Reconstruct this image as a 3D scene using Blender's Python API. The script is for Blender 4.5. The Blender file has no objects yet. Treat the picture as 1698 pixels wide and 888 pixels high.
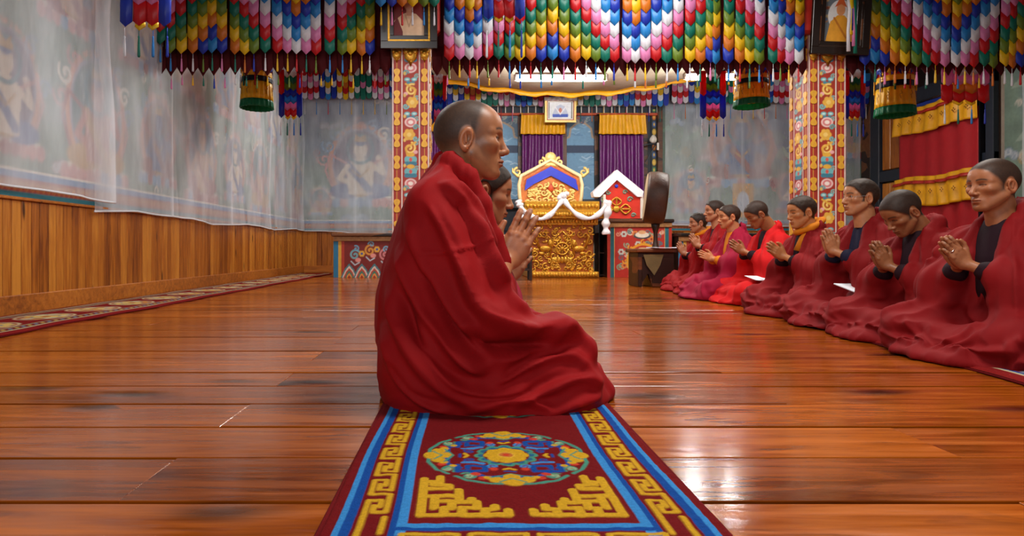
import bpy, bmesh, math, random
import numpy as np
from mathutils import Vector, Matrix

# ------------------------------------------------------------------ camera, world, lights, exposure
S = bpy.context.scene
COL = S.collection
F, CX, CY, EYE = 1050.0, 768.0, 413.0, 0.45      # focal length (px), vanishing point (px), eye height (m)
cam_d = bpy.data.cameras.new('camera'); cam = bpy.data.objects.new('camera', cam_d); COL.objects.link(cam)
cam.location = (0, 0, EYE); cam.rotation_euler = (math.pi / 2, 0, 0)
cam_d.sensor_width = 36; cam_d.lens = F / 1698 * 36
cam_d.shift_x = (849 - CX) / 1698; cam_d.shift_y = -(444 - CY) / 1698
cam_d.clip_start = 0.02; cam_d.clip_end = 100
cam_d.dof.use_dof = False
S.camera = cam
W = bpy.data.worlds.new('world'); S.world = W; W.use_nodes = True
W.node_tree.nodes['Background'].inputs[0].default_value = (0.92, 0.96, 1.0, 1)
W.node_tree.nodes['Background'].inputs[1].default_value = 0.22

def area(name, loc, rot, sx, sy, power, col):
    d = bpy.data.lights.new(name, 'AREA'); d.shape = 'RECTANGLE'; d.size = sx; d.size_y = sy
    d.energy = power; d.color = col
    o = bpy.data.objects.new(name, d); COL.objects.link(o); o.location = loc; o.rotation_euler = rot
    return o
# ceiling lamps of the front bay (above and behind the picture's upper edge) and the daylight from the entrance behind
area('front_bay_lamp', (1.05, 1.6, 2.85), (0, 0, 0), 1.3, 0.35, 54, (1.0, 0.95, 0.88))
area('front_bay_lamp', (-1.2, 4.4, 2.85), (0, 0, 0), 1.3, 0.35, 30, (1.0, 0.99, 0.98))
area('front_bay_lamp', (3.0, 4.4, 2.85), (0, 0, 0), 1.3, 0.35, 44, (1.0, 0.93, 0.84))
area('entrance_daylight', (-0.8, -2.6, 1.7), (math.radians(90), 0, 0), 2.2, 2.0, 52, (0.94, 0.97, 1.0))
area('front_bay_lamp', (1.5, 5.1, 3.35), (math.radians(25), 0, 0), 1.3, 0.35, 46, (1.0, 0.98, 0.95))
area('rear_bay_lamp', (-1.0, 9.2, 3.5), (0, 0, 0), 1.3, 0.35, 62, (1.0, 0.98, 0.95))
area('rear_bay_lamp', (5.6, 8.9, 3.5), (0, 0, 0), 1.3, 0.35, 30, (1.0, 0.96, 0.92))
S.view_settings.view_transform = 'Standard'; S.view_settings.look = 'None'
S.view_settings.gamma = 1.0; S.view_settings.use_curve_mapping = False
S.view_settings.exposure = 0.5

R = random.Random(7)
def at(px, py, Y):                      # photograph point at a known depth -> place in the room
    return Vector(((px - CX) * Y / F, Y, EYE - (py - CY) * Y / F))

# ------------------------------------------------------------------ noise
_rng = np.random.RandomState(3)
_LAT = _rng.rand(32, 32, 32).astype(np.float32)
def vnoise(x, y, z):
    x = np.asarray(x, np.float32); y = np.asarray(y, np.float32); z = np.asarray(z, np.float32)
    x, y, z = np.broadcast_arrays(x, y, z)
    xi = np.floor(x).astype(np.int32); yi = np.floor(y).astype(np.int32); zi = np.floor(z).astype(np.int32)
    fx = x - xi; fy = y - yi; fz = z - zi
    fx = fx * fx * (3 - 2 * fx); fy = fy * fy * (3 - 2 * fy); fz = fz * fz * (3 - 2 * fz)
    def g(a, b, c): return _LAT[(xi + a) & 31, (yi + b) & 31, (zi + c) & 31]
    c0 = (g(0,0,0)*(1-fx)+g(1,0,0)*fx)*(1-fy)+(g(0,1,0)*(1-fx)+g(1,1,0)*fx)*fy
    c1 = (g(0,0,1)*(1-fx)+g(1,0,1)*fx)*(1-fy)+(g(0,1,1)*(1-fx)+g(1,1,1)*fx)*fy
    return c0*(1-fz)+c1*fz
def sstep(a, b, x):
    t = np.clip((x - a) / (b - a), 0, 1); return t * t * (3 - 2 * t)

# ------------------------------------------------------------------ materials
def srgb(r, g, b):
    f = lambda c: (c / 255) / 12.92 if c / 255 <= 0.04045 else ((c / 255 + 0.055) / 1.055) ** 2.4
    return (f(r), f(g), f(b))
MATS = {}
def mat(name, col=(0.5, 0.5, 0.5), rough=0.6, metal=0.0, noise=0.0, scale=8.0, bump=0.0, bscale=60.0, sheen=0.0, spec=0.5, attr=False, sub=0.0, emis=0.0, stretch=(1, 1, 1), weave=0.0):
    if name in MATS: return MATS[name]
    m = bpy.data.materials.new(name); m.use_nodes = True; MATS[name] = m
    nt = m.node_tree; N = nt.nodes; L = nt.links; b = N['Principled BSDF']
    b.inputs['Roughness'].default_value = rough; b.inputs['Metallic'].default_value = metal
    b.inputs['Specular IOR Level'].default_value = spec
    if sheen:
        b.inputs['Sheen Weight'].default_value = sheen; b.inputs['Sheen Roughness'].default_value = 0.4
        b.inputs['Sheen Tint'].default_value = (min(1, col[0]*1.6+.1), col[1]+.08, col[2]+.08, 1)
    if sub:
        b.inputs['Subsurface Weight'].default_value = sub; b.inputs['Subsurface Radius'].default_value = (1.0, 0.35, 0.2)
        b.inputs['Subsurface Scale'].default_value = 0.012
    tc = N.new('ShaderNodeTexCoord'); mp = N.new('ShaderNodeMapping'); mp.inputs['Scale'].default_value = stretch
    L.new(tc.outputs['Object'], mp.inputs['Vector'])
    if attr:
        a = N.new('ShaderNodeAttribute'); a.attribute_name = 'Col'; src = a.outputs['Color']
    else:
        c = N.new('ShaderNodeRGB'); c.outputs[0].default_value = (*col, 1); src = c.outputs[0]
    if noise:
        nz = N.new('ShaderNodeTexNoise'); nz.inputs['Scale'].default_value = scale; nz.inputs['Detail'].default_value = 4
        L.new(mp.outputs[0], nz.inputs['Vector'])
        rmp = N.new('ShaderNodeMapRange'); rmp.inputs[1].default_value = 0.25; rmp.inputs[2].default_value = 0.75
        rmp.inputs[3].default_value = 1 - noise; rmp.inputs[4].default_value = 1 + noise
        L.new(nz.outputs[0], rmp.inputs[0])
        mx = N.new('ShaderNodeMix'); mx.data_type = 'RGBA'; mx.blend_type = 'MULTIPLY'; mx.inputs[0].default_value = 1
        L.new(src, mx.inputs[6]); L.new(rmp.outputs[0], mx.inputs[7]); src = mx.outputs[2]
    L.new(src, b.inputs['Base Color'])
    if bump:
        nb = N.new('ShaderNodeTexNoise'); nb.inputs['Scale'].default_value = bscale; nb.inputs['Detail'].default_value = 3
        L.new(mp.outputs[0], nb.inputs['Vector'])
        bp = N.new('ShaderNodeBump'); bp.inputs['Strength'].default_value = bump; bp.inputs['Distance'].default_value = 0.01
        L.new(nb.outputs[0], bp.inputs['Height']); L.new(bp.outputs[0], b.inputs['Normal'])
    if emis:
        L.new(src, b.inputs['Emission Color']); b.inputs['Emission Strength'].default_value = emis
    return m
def satin(name, rgb, tr=.38):
    m = mat(name, srgb(*rgb), rough=0.42, noise=0.12, scale=14, bump=0.25, bscale=25, sheen=0.1)
    nt = m.node_tree; N = nt.nodes; L = nt.links                     # thin silk lets some light through
    t = N.new('ShaderNodeBsdfTranslucent'); t.inputs[0].default_value = (*srgb(*rgb), 1); mx = N.new('ShaderNodeMixShader'); mx.inputs[0].default_value = tr
    L.new(N['Principled BSDF'].outputs[0], mx.inputs[1]); L.new(t.outputs[0], mx.inputs[2]); L.new(mx.outputs[0], N['Material Output'].inputs['Surface'])
    return m

# ------------------------------------------------------------------ objects
def tag(o, label=None, cat=None, group=None, kind=None):
    if label: o['label'] = label
    if cat: o['category'] = cat
    if group: o['group'] = group
    if kind: o['kind'] = kind
    return o
def empty(name, loc=(0, 0, 0), rz=0.0, parent=None):
    o = bpy.data.objects.new(name, None); COL.objects.link(o); o.location = loc; o.rotation_euler = (0, 0, rz)
    o.empty_display_size = 0.05
    if parent: o.parent = parent
    return o
def link(name, me, m=None, parent=None, loc=(0, 0, 0), rot=(0, 0, 0), smooth=False):
    if m is not None and not me.materials: me.materials.append(m)
    o = bpy.data.objects.new(name, me); COL.objects.link(o); o.location = loc; o.rotation_euler = rot
    if parent: o.parent = parent
    return o
def mesh_np(name, v, f, smooth=True, col=None):
    """vertices (n,3), quad or tri faces (m,k) as arrays"""
    me = bpy.data.meshes.new(name); v = np.asarray(v, np.float32); f = np.asarray(f, np.int32); k = f.shape[1]
    me.vertices.add(len(v)); me.vertices.foreach_set('co', v.ravel())
    me.loops.add(f.size); me.loops.foreach_set('vertex_index', f.ravel())
    me.polygons.add(len(f)); me.polygons.foreach_set('loop_start', np.arange(0, f.size, k, dtype=np.int32))
    me.polygons.foreach_set('loop_total', np.full(len(f), k, np.int32))
    me.polygons.foreach_set('use_smooth', np.full(len(f), smooth, bool))
    if col is not None:
        a = me.color_attributes.new('Col', 'FLOAT_COLOR', 'POINT')
        c = np.ones((len(v), 4), np.float32); c[:, :3] = col; a.data.foreach_set('color', c.ravel())
    me.update(calc_edges=True); me.validate(); return me
class MB:
    """collects shapes into one mesh (one part)"""
    def __init__(s): s.v = []; s.f = []
    def add(s, vs, fs):
        n = len(s.v); s.v += [tuple(q) for q in vs]; s.f += [tuple(i + n for i in q) for q in fs]; return s
    def box(s, x0, x1, y0, y1, z0, z1, b=0.0):
        if b <= 0:
            vs = [(x, y, z) for x in (x0, x1) for y in (y0, y1) for z in (z0, z1)]
            return s.add(vs, [(0,1,3,2),(4,6,7,5),(0,4,5,1),(2,3,7,6),(0,2,6,4),(1,5,7,3)])
        vs = []; ids = {}
        for i, x in enumerate((x0, x1)):
            for j, y in enumerate((y0, y1)):
                for k, z in enumerate((z0, z1)):
                    dx = b if i == 0 else -b; dy = b if j == 0 else -b; dz = b if k == 0 else -b
                    ids[i,j,k] = len(vs); vs += [(x, y+dy, z+dz), (x+dx, y, z+dz), (x+dx, y+dy, z)]
        F_ = []
        for a in (0, 1):
            F_.append(tuple(ids[a,j,k] for j,k in ((0,0),(1,0),(1,1),(0,1))))
            F_.append(tuple(ids[j,a,k]+1 for j,k in ((0,0),(1,0),(1,1),(0,1))))
            F_.append(tuple(ids[j,k,a]+2 for j,k in ((0,0),(1,0),(1,1),(0,1))))
        for j in (0, 1):
            for k in (0, 1):
                F_.append((ids[0,j,k]+1, ids[1,j,k]+1, ids[1,j,k]+2, ids[0,j,k]+2))
                F_.append((ids[j,0,k], ids[j,1,k], ids[j,1,k]+2, ids[j,0,k]+2))
                F_.append((ids[j,k,0], ids[j,k,1], ids[j,k,1]+1, ids[j,k,0]+1))
        for i in (0, 1):
            for j in (0, 1):
                for k in (0, 1): F_.append((ids[i,j,k], ids[i,j,k]+1, ids[i,j,k]+2))
        return s.add(vs, F_)
    def tube(s, pts, r, n=8, cap=True, flat=1.0):
        pts = [Vector(p) for p in pts]; m = len(pts); vs = []; fs = []
        rr = r if isinstance(r, (list, tuple)) else [r] * m
        prev = None
        for i, p in enumerate(pts):
            t = (pts[min(i+1, m-1)] - pts[max(i-1, 0)]).normalized()
            if prev is None:
                a = t.cross(Vector((0, 1, 0)));
                if a.length < 0.2: a = t.cross(Vector((1, 0, 0)))
            else: a = prev - t * prev.dot(t)
            a.normalize(); b_ = t.cross(a); prev = a
            for k in range(n):
                th = 2 * math.pi * k / n
                vs.append(p + a * (math.cos(th) * rr[i]) + b_ * (math.sin(th) * rr[i] * flat))
        for i in range(m - 1):
            for k in range(n): fs.append((i*n+k, i*n+(k+1) % n, (i+1)*n+(k+1) % n, (i+1)*n+k))
        if cap: fs += [tuple(range(n))[::-1], tuple(range((m-1)*n, m*n))]
        return s.add(vs, fs)
    def lathe(s, prof, n=16, c=(0, 0, 0), sx=1.0, sy=1.0):
        vs = []; fs = []; m = len(prof)
        for r, z in prof:
            for k in range(n):
                th = 2 * math.pi * k / n; vs.append((c[0]+r*sx*math.cos(th), c[1]+r*sy*math.sin(th), c[2]+z))
        for i in range(m - 1):
            for k in range(n): fs.append((i*n+k, i*n+(k+1) % n, (i+1)*n+(k+1) % n, (i+1)*n+k))
        fs += [tuple(range(n))[::-1], tuple(range((m-1)*n, m*n))]
        return s.add(vs, fs)
    def prism(s, pts, y0, y1, flip=False):
        """outline in XZ extruded along Y"""
        n = len(pts); vs = [(p[0], y0, p[1]) for p in pts] + [(p[0], y1, p[1]) for p in pts]
        fs = [tuple(range(n)), tuple(range(n, 2*n))[::-1]] + [(i, i+n, (i+1) % n+n, (i+1) % n) for i in range(n)]
        return s.add(vs, fs)
    def ball(s, c, rx, ry=None, rz=None, n=10, m=6):
        ry = ry or rx; rz = rz or rx
        prof = [(math.sin(math.pi * i / m), -math.cos(math.pi * i / m)) for i in range(m + 1)]
        prof[0] = (0.02, -1); prof[-1] = (0.02, 1)
        vs = []; fs = []
        for r, z in prof:
            for k in range(n):
                th = 2*math.pi*k/n; vs.append((c[0]+r*rx*math.cos(th), c[1]+r*ry*math.sin(th), c[2]+z*rz))
        for i in range(m):
            for k in range(n): fs.append((i*n+k, i*n+(k+1) % n, (i+1)*n+(k+1) % n, (i+1)*n+k))
        return s.add(vs, fs)
    def mesh(s, name, smooth=False):
        me = bpy.data.meshes.new(name); me.from_pydata(s.v, [], s.f)
        bm = bmesh.new(); bm.from_mesh(me); bmesh.ops.recalc_face_normals(bm, faces=bm.faces); bm.to_mesh(me); bm.free()
        if smooth: me.polygons.foreach_set('use_smooth', [True] * len(me.polygons))
        me.update(); return me
    def build(s, name, m, parent=None, loc=(0, 0, 0), rot=(0, 0, 0), smooth=False):
        return link(name, s.mesh(name, smooth), m, parent, loc, rot)
def grid_mesh(name, P, col=None, smooth=True, thick=None):
    """P (ny,nx,3) surface points -> mesh"""
    ny, nx = P.shape[:2]; idx = np.arange(ny*nx).reshape(ny, nx)
    f = np.stack([idx[:-1,:-1], idx[:-1,1:], idx[1:,1:], idx[1:,:-1]], -1).reshape(-1, 4)
    return mesh_np(name, P.reshape(-1, 3), f, smooth, None if col is None else col.reshape(-1, 3))
def ordinal(n):
    a = ['first','second','third','fourth','fifth','sixth','seventh','eighth','ninth','tenth','eleventh','twelfth','thirteenth','fourteenth','fifteenth','sixteenth','seventeenth','eighteenth','nineteenth']
    if n <= 19: return a[n-1]
    t, u = {2: ('twentieth', 'twenty'), 3: ('thirtieth', 'thirty'), 4: ('fortieth', 'forty')}[n // 10], n % 10
    return t[0] if u == 0 else t[1] + '-' + a[u-1]

# ------------------------------------------------------------------ painted canvases (flat print as vertex colours on a fine grid)
class Canvas:
    def __init__(s, w, h, res, bg):
        s.nx = int(round(w / res)) + 1; s.ny = int(round(h / res)) + 1; s.w = w; s.h = h
        s.x = np.linspace(0, w, s.nx, dtype=np.float32); s.y = np.linspace(0, h, s.ny, dtype=np.float32)
        s.X, s.Y = np.meshgrid(s.x, s.y); s.c = np.empty((s.ny, s.nx, 3), np.float32); s.c[:] = srgb(*bg); s.res = res
    def win(s, x0, x1, y0, y1):
        i0, i1 = np.searchsorted(s.x, [x0 - s.res, x1 + s.res]); j0, j1 = np.searchsorted(s.y, [y0 - s.res, y1 + s.res])
        return (slice(j0, j1), slice(i0, i1))
    def put(s, w, m, col):
        m = m[..., None]; s.c[w] = s.c[w] * (1 - m) + np.array(srgb(*col), np.float32) * m
    def ell(s, cx, cy, rx, ry, col, a=1.0, r_in=0.0):
        w = s.win(cx - rx, cx + rx, cy - ry, cy + ry); X = s.X[w] - cx; Y = s.Y[w] - cy
        if X.size == 0: return
        d = np.sqrt((X / rx) ** 2 + (Y / ry) ** 2); e = s.res / min(rx, ry) * .5
        m = np.clip((1 - d) / e * .5 + .5, 0, 1)
        if r_in: m *= np.clip((d - r_in) / e * .5 + .5, 0, 1)
        s.put(w, m * a, col)
    def rect(s, x0, x1, y0, y1, col, a=1.0):
        w = s.win(x0, x1, y0, y1); X = s.X[w]; Y = s.Y[w]
        if X.size == 0: return
        m = ((X >= x0) & (X <= x1) & (Y >= y0) & (Y <= y1)).astype(np.float32); s.put(w, m * a, col)
    def poly(s, pts, col, a=1.0):
        p = np.asarray(pts, np.float32); w = s.win(p[:,0].min(), p[:,0].max(), p[:,1].min(), p[:,1].max()); X = s.X[w]; Y = s.Y[w]
        if X.size == 0: return
        ins = np.zeros(X.shape, bool); n = len(p)
        for i in range(n):
            x0, y0 = p[i]; x1, y1 = p[(i+1) % n]
            if y0 == y1: continue
            c = ((y0 > Y) != (y1 > Y)) & (X < (x1 - x0) * (Y - y0) / (y1 - y0) + x0); ins ^= c
        s.put(w, ins.astype(np.float32) * a, col)
    def line(s, pts, wd, col, a=1.0):
        p = np.asarray(pts, np.float32); h = wd / 2
        w = s.win(p[:,0].min()-h, p[:,0].max()+h, p[:,1].min()-h, p[:,1].max()+h); X = s.X[w]; Y = s.Y[w]
        if X.size == 0: return
        d = np.full(X.shape, 1e9, np.float32)
        for i in range(len(p) - 1):
            ax, ay = p[i]; bx, by = p[i+1]; vx, vy = bx-ax, by-ay; l2 = vx*vx+vy*vy + 1e-12
            t = np.clip(((X-ax)*vx+(Y-ay)*vy)/l2, 0, 1); d = np.minimum(d, np.hypot(X-ax-t*vx, Y-ay-t*vy))
        s.put(w, np.clip((h - d) / s.res + .5, 0, 1) * a, col)
    def curl(s, cx, cy, r, a0, turns, wd, col, grow=0.15):
        n = max(8, int(abs(turns) * 16)); pts = []
        for i in range(n + 1):
            t = i / n; rr = r * (1 - (1 - grow) * t); th = a0 + turns * 2 * math.pi * t
            pts.append((cx + rr * math.cos(th), cy + rr * math.sin(th)))
        s.line(pts, wd, col)
    def flower(s, cx, cy, r, n, col, mid, a0=0.0):
        for k in range(n):
            th = a0 + 2*math.pi*k/n; s.ell(cx + .6*r*math.cos(th), cy + .6*r*math.sin(th), .42*r, .42*r, col)
        s.ell(cx, cy, .38*r, .38*r, mid)
    def cloud(s, cx, cy, r, col, edge, n=5):
        for k in range(n): 
            x = cx + (k - (n-1)/2) * r * .8; y = cy + math.sin(k*2.1) * r * .3
            s.ell(x, y, r*.62, r*.55, edge)
        for k in range(n):
            x = cx + (k - (n-1)/2) * r * .8; y = cy + math.sin(k*2.1) * r * .3
            s.ell(x, y, r*.5, r*.43, col); s.curl(x, y, r*.3, k, 1.1, r*.1, edge)
    def plane(s, name, m, parent, fn, bulge=None):
        """fn(X, Y) -> (x,y,z) arrays"""
        x, y, z = fn(s.X, s.Y); P = np.stack(np.broadcast_arrays(x, y, z), -1)
        return link(name, grid_mesh(name, P, s.c), m, parent)
PAINT = mat('painted_surface', attr=True, rough=0.55, noise=0.10, scale=20, bump=0.06, bscale=40)
# ------------------------------------------------------------------ room: sizes
XL, XR, YB, ZC = -3.1, 7.7, 12.2, 4.4

def wood(name, dark, mid, light, axis, rough, knots=0.10, gloss=0.0, gscale=1.0, dirt=0.0, var=0.16):
    m = bpy.data.materials.new(name); m.use_nodes = True; nt = m.node_tree; N = nt.nodes; L = nt.links; b = N['Principled BSDF']
    geo = N.new('ShaderNodeNewGeometry'); oi = N.new('ShaderNodeObjectInfo')
    off = N.new('ShaderNodeVectorMath'); off.operation = 'MULTIPLY_ADD'; off.inputs[1].default_value = (1, 1, 1)
    rv = N.new('ShaderNodeVectorMath'); rv.operation = 'SCALE'; rv.inputs[0].default_value = (17.3, 9.1, 5.7); L.new(oi.outputs['Random'], rv.inputs['Scale'])
    L.new(geo.outputs['Position'], off.inputs[0]); L.new(rv.outputs[0], off.inputs[2])
    def mapped(sc):
        mp = N.new('ShaderNodeMapping'); mp.inputs['Scale'].default_value = sc; L.new(off.outputs[0], mp.inputs['Vector']); return mp.outputs[0]
    along = {'x': (0.9, 11, 11), 'z': (16, 16, 1.1)}[axis]; kn = {'x': (1.5, 5.0, 5.0), 'z': (9, 9, 2.2)}[axis]
    def noise(vec, s, d=5, dist=0.0):
        n = N.new('ShaderNodeTexNoise'); n.inputs['Scale'].default_value = s; n.inputs['Detail'].default_value = d; n.inputs['Distortion'].default_value = dist
        L.new(vec, n.inputs['Vector']); return n.outputs[0]
    g1 = noise(mapped(along), 2.2 * gscale, 6, 0.8); g2 = noise(mapped(tuple(a * 4 for a in along)), 2.0 * gscale, 4)
    big = noise(mapped((0.8, 1.6, 0.8)), 1.0, 3)
    def math_(op, a, c):
        k = N.new('ShaderNodeMath'); k.operation = op
        for i, q in enumerate((a, c)):
            if isinstance(q, (int, float)): k.inputs[i].default_value = q
            else: L.new(q, k.inputs[i])
        return k.outputs[0]
    mixv = math_('ADD', math_('MULTIPLY', g1, 0.62), math_('MULTIPLY', g2, 0.2)); mixv = math_('ADD', mixv, 0.05); mixv = math_('ADD', mixv, math_('MULTIPLY', math_('SUBTRACT', oi.outputs['Random'], 0.5), var))
    mixv = math_('ADD', mixv, math_('MULTIPLY', math_('SUBTRACT', big, 0.5), 0.35))
    cr = N.new('ShaderNodeValToRGB'); e = cr.color_ramp.elements
    e[0].position = 0.22; e[0].color = (*dark, 1); e[1].position = 0.68; e[1].color = (*light, 1); k = e.new(0.45); k.color = (*mid, 1)
    L.new(mixv, cr.inputs[0])
    vo = N.new('ShaderNodeTexVoronoi'); vo.inputs['Scale'].default_value = 1.0
    wv = N.new('ShaderNodeVectorMath'); wv.operation = 'ADD'
    nzv = N.new('ShaderNodeTexNoise'); nzv.inputs['Scale'].default_value = 3.0; L.new(off.outputs[0], nzv.inputs['Vector'])
    sc = N.new('ShaderNodeVectorMath'); sc.operation = 'SCALE'; sc.inputs['Scale'].default_value = 0.25; L.new(nzv.outputs['Color'], sc.inputs[0])
    L.new(mapped(kn), wv.inputs[0]); L.new(sc.outputs[0], wv.inputs[1]); L.new(wv.outputs[0], vo.inputs['Vector'])
    sep = N.new('ShaderNodeSeparateColor'); L.new(vo.outputs['Color'], sep.inputs[0])
    thr = math_('MULTIPLY', math_('GREATER_THAN', sep.outputs[0], 0.5), knots)                      # only some cells hold a knot
    kr = N.new('ShaderNodeMapRange'); kr.interpolation_type = 'SMOOTHSTEP'; L.new(vo.outputs['Distance'], kr.inputs[0]); kr.inputs[1].default_value = 0.06
    L.new(thr, kr.inputs[2]); kr.inputs[3].default_value = 0.93; kr.inputs[4].default_value = 0.0
    kf = math_('MULTIPLY', kr.outputs[0], math_('GREATER_THAN', sep.outputs[0], 0.5))
    mx = N.new('ShaderNodeMix'); mx.data_type = 'RGBA'; L.new(kf, mx.inputs[0]); L.new(cr.outputs[0], mx.inputs[6]); mx.inputs[7].default_value = (dark[0]*.22, dark[1]*.22, dark[2]*.25, 1)
    colr = mx.outputs[2]
    if dirt:
        dz = N.new('ShaderNodeMapRange'); L.new(noise(mapped((1.6, 7, 7)), 1.6, 5, 1.2), dz.inputs[0]); dz.inputs[1].default_value = 0.60; dz.inputs[2].default_value = 0.75; dz.inputs[3].default_value = 0; dz.inputs[4].default_value = dirt
        m3 = N.new('ShaderNodeMix'); m3.data_type = 'RGBA'; L.new(dz.outputs[0], m3.inputs[0]); L.new(colr, m3.inputs[6]); m3.inputs[7].default_value = (dark[0]*.35, dark[1]*.35, dark[2]*.4, 1); colr = m3.outputs[2]
    L.new(colr, b.inputs['Base Color'])
    b.inputs['Roughness'].default_value = rough; b.inputs['Specular IOR Level'].default_value = .36 if gloss else .5
    if gloss:
        rr = N.new('ShaderNodeMapRange'); L.new(g1, rr.inputs[0]); rr.inputs[1].default_value = .3; rr.inputs[2].default_value = .75; rr.inputs[3].default_value = rough - .05; rr.inputs[4].default_value = rough + .10
        L.new(rr.outputs[0], b.inputs['Roughness'])
        b.inputs['Coat Weight'].default_value = gloss; b.inputs['Coat Roughness'].default_value = 0.10
    bp = N.new('ShaderNodeBump'); bp.inputs['Strength'].default_value = 0.35; bp.inputs['Distance'].default_value = 0.004
    wob = noise(mapped((2.5, 9, 6)), 1.5, 3)
    hh = math_('ADD', math_('MULTIPLY', g1, 0.22), math_('MULTIPLY', wob, 1.0)); hh = math_('ADD', hh, math_('MULTIPLY', kf, 1.3)); 
    hh = math_('ADD', hh, math_('MULTIPLY', noise(mapped((7, 22, 10)), 1.6, 4, .6), 0.30))
    L.new(hh, bp.inputs['Height']); L.new(bp.outputs[0], b.inputs['Normal'])
    if gloss: L.new(bp.outputs[0], b.inputs['Coat Normal'])
    return m
M_FLOOR = wood('varnished_floor_boards', srgb(80, 31, 6), srgb(146, 69, 9), srgb(188, 97, 17), 'x', 0.17, knots=0.30, gloss=0.12, dirt=0.6)
M_PINE = wood('varnished_pine', srgb(118, 58, 12), srgb(172, 98, 26), srgb(206, 134, 48), 'z', 0.35, knots=0.20, var=.34)
M_PINEX = wood('varnished_pine_trim', srgb(126, 64, 18), srgb(178, 102, 32), srgb(204, 130, 48), 'x', 0.4, knots=0.08)
M_DARKWOOD = wood('dark_stained_wood', srgb(26, 14, 8), srgb(48, 26, 14), srgb(72, 40, 20), 'z', 0.4, knots=0.05)
M_BROWN = wood('brown_wood', srgb(60, 32, 14), srgb(92, 52, 24), srgb(120, 72, 36), 'x', 0.45, knots=0.05)
M_GAP = mat('gap_shadow_board', srgb(22, 12, 8), rough=0.9, noise=0.2)
M_PLASTER = mat('plaster', srgb(150, 138, 122), rough=0.9, noise=0.1, bump=0.2)
M_SLATE = mat('slate_blue_paint', srgb(34, 42, 54), rough=0.5, noise=0.15, bump=0.1)
M_MAROON = mat('maroon_cloth', srgb(66, 5, 9), rough=0.8, noise=0.2, bump=0.2, spec=.2)

# ------------------------------------------------------------------ floor: every board an object of its own
fl = MB().box(XL, XR, -1.2, YB, -0.10, -0.035).build('floor', M_GAP); tag(fl, kind='structure', label='varnished orange brown plank floor')
RF = random.Random(21)
y = -0.32; n = 0
seams = [1.133, 1.374, 1.61]
while y < YB - 0.02:
    nxt = y + RF.uniform(0.22, 0.26)
    for s_ in seams:
        if y < s_ - 0.12 < nxt: nxt = s_
    if abs(y - 0.90) < 0.13 and nxt < 1.133: nxt = 1.133
    nxt = min(nxt, YB)
    cuts = [XL]
    cuts += [-0.62, 2.4 + RF.uniform(-.1, .1), 5.2] if n % 2 == 0 else [-2.0 + RF.uniform(-.5, .2), 1.0 + RF.uniform(-.1, .1), 3.8]
    cuts += [XR]
    for a, b in zip(cuts[:-1], cuts[1:]):
        gy = RF.choice([.0025, .004, .004, .008]); dz = RF.uniform(-0.003, 0.0)
        MB().box(a + .0008, b - .0008, y + gy, nxt - gy, -0.034, dz, 0.0012).build('plank', M_FLOOR, fl)
    y = nxt; n += 1

# ------------------------------------------------------------------ walls
wl = MB().box(XL - .15, XL, -1.2, YB + .15, -0.1, ZC).build('wall_left', M_PLASTER); tag(wl, kind='structure')
wb = MB().box(XL - .15, XR + .15, YB, YB + .15, -0.1, ZC).build('wall_back', M_PLASTER); tag(wb, kind='structure')
wr = MB().box(XR, XR + .15, -1.2, YB + .15, -0.1, ZC).build('wall_right', M_PLASTER); tag(wr, kind='structure')
ce = MB().box(XL - .15, XR + .15, -1.2, YB + .15, ZC, ZC + .15).build('ceiling', mat('ceiling_boards', srgb(96, 70, 52), rough=.8, noise=.2)); tag(ce, kind='structure')
cbm = MB().box(0, 10.7, 0, .16, 0, .2, .012).mesh('ceiling_beam')
for k in range(6): link('ceiling_beam', cbm, M_BROWN, ce, (XL + .05, 1.2 + k * 2.05, ZC - .2))

# wainscot of the left wall and of the short stretch of back wall beside it
WT = 0.79
def tongue_board(w, z0, z1):
    return MB().prism([(0.004, 0), (w - .004, 0), (w, -.004), (w, -.012), (0, -.012), (0, -.004)], z0, z1)
RW = random.Random(5)
MB().box(XL, XL + .004, 2.6, YB, 0, WT).build('backing_board', M_GAP, wl)
y = 2.6
pm = {}
while y < YB:
    w = RW.choice([0.085, 0.095, 0.105])
    if w not in pm:
        pm[w] = MB().box(0.003, .022, .003, w - .003, .13, WT, .005).mesh('wainscot_board')
    link('wainscot_board', pm[w], M_PINE, wl, (XL, y, 0)); y += w
x = XL + .02
while x < -1.0:
    w = RW.choice([0.085, 0.095, 0.105]); MB().box(.0015, w - .0015, -.022, 0, .13, WT, .004).build('wainscot_board', M_PINE, wb, (x, YB, 0)); x += w
bb = MB().box(XL, XL + .035, 2.6, YB, 0, .135, .006).build('baseboard_left', M_PINEX); tag(bb, kind='structure')
bb = MB().box(XL + .035, -1.0, YB - .035, YB, 0, .135, .006).build('baseboard_back', M_PINEX); tag(bb, kind='structure')
tr = MB().box(XL, XL + .045, 2.6, YB, WT, WT + .022, .005).build('trim_1', M_PINEX); tag(tr, kind='structure')

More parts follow.
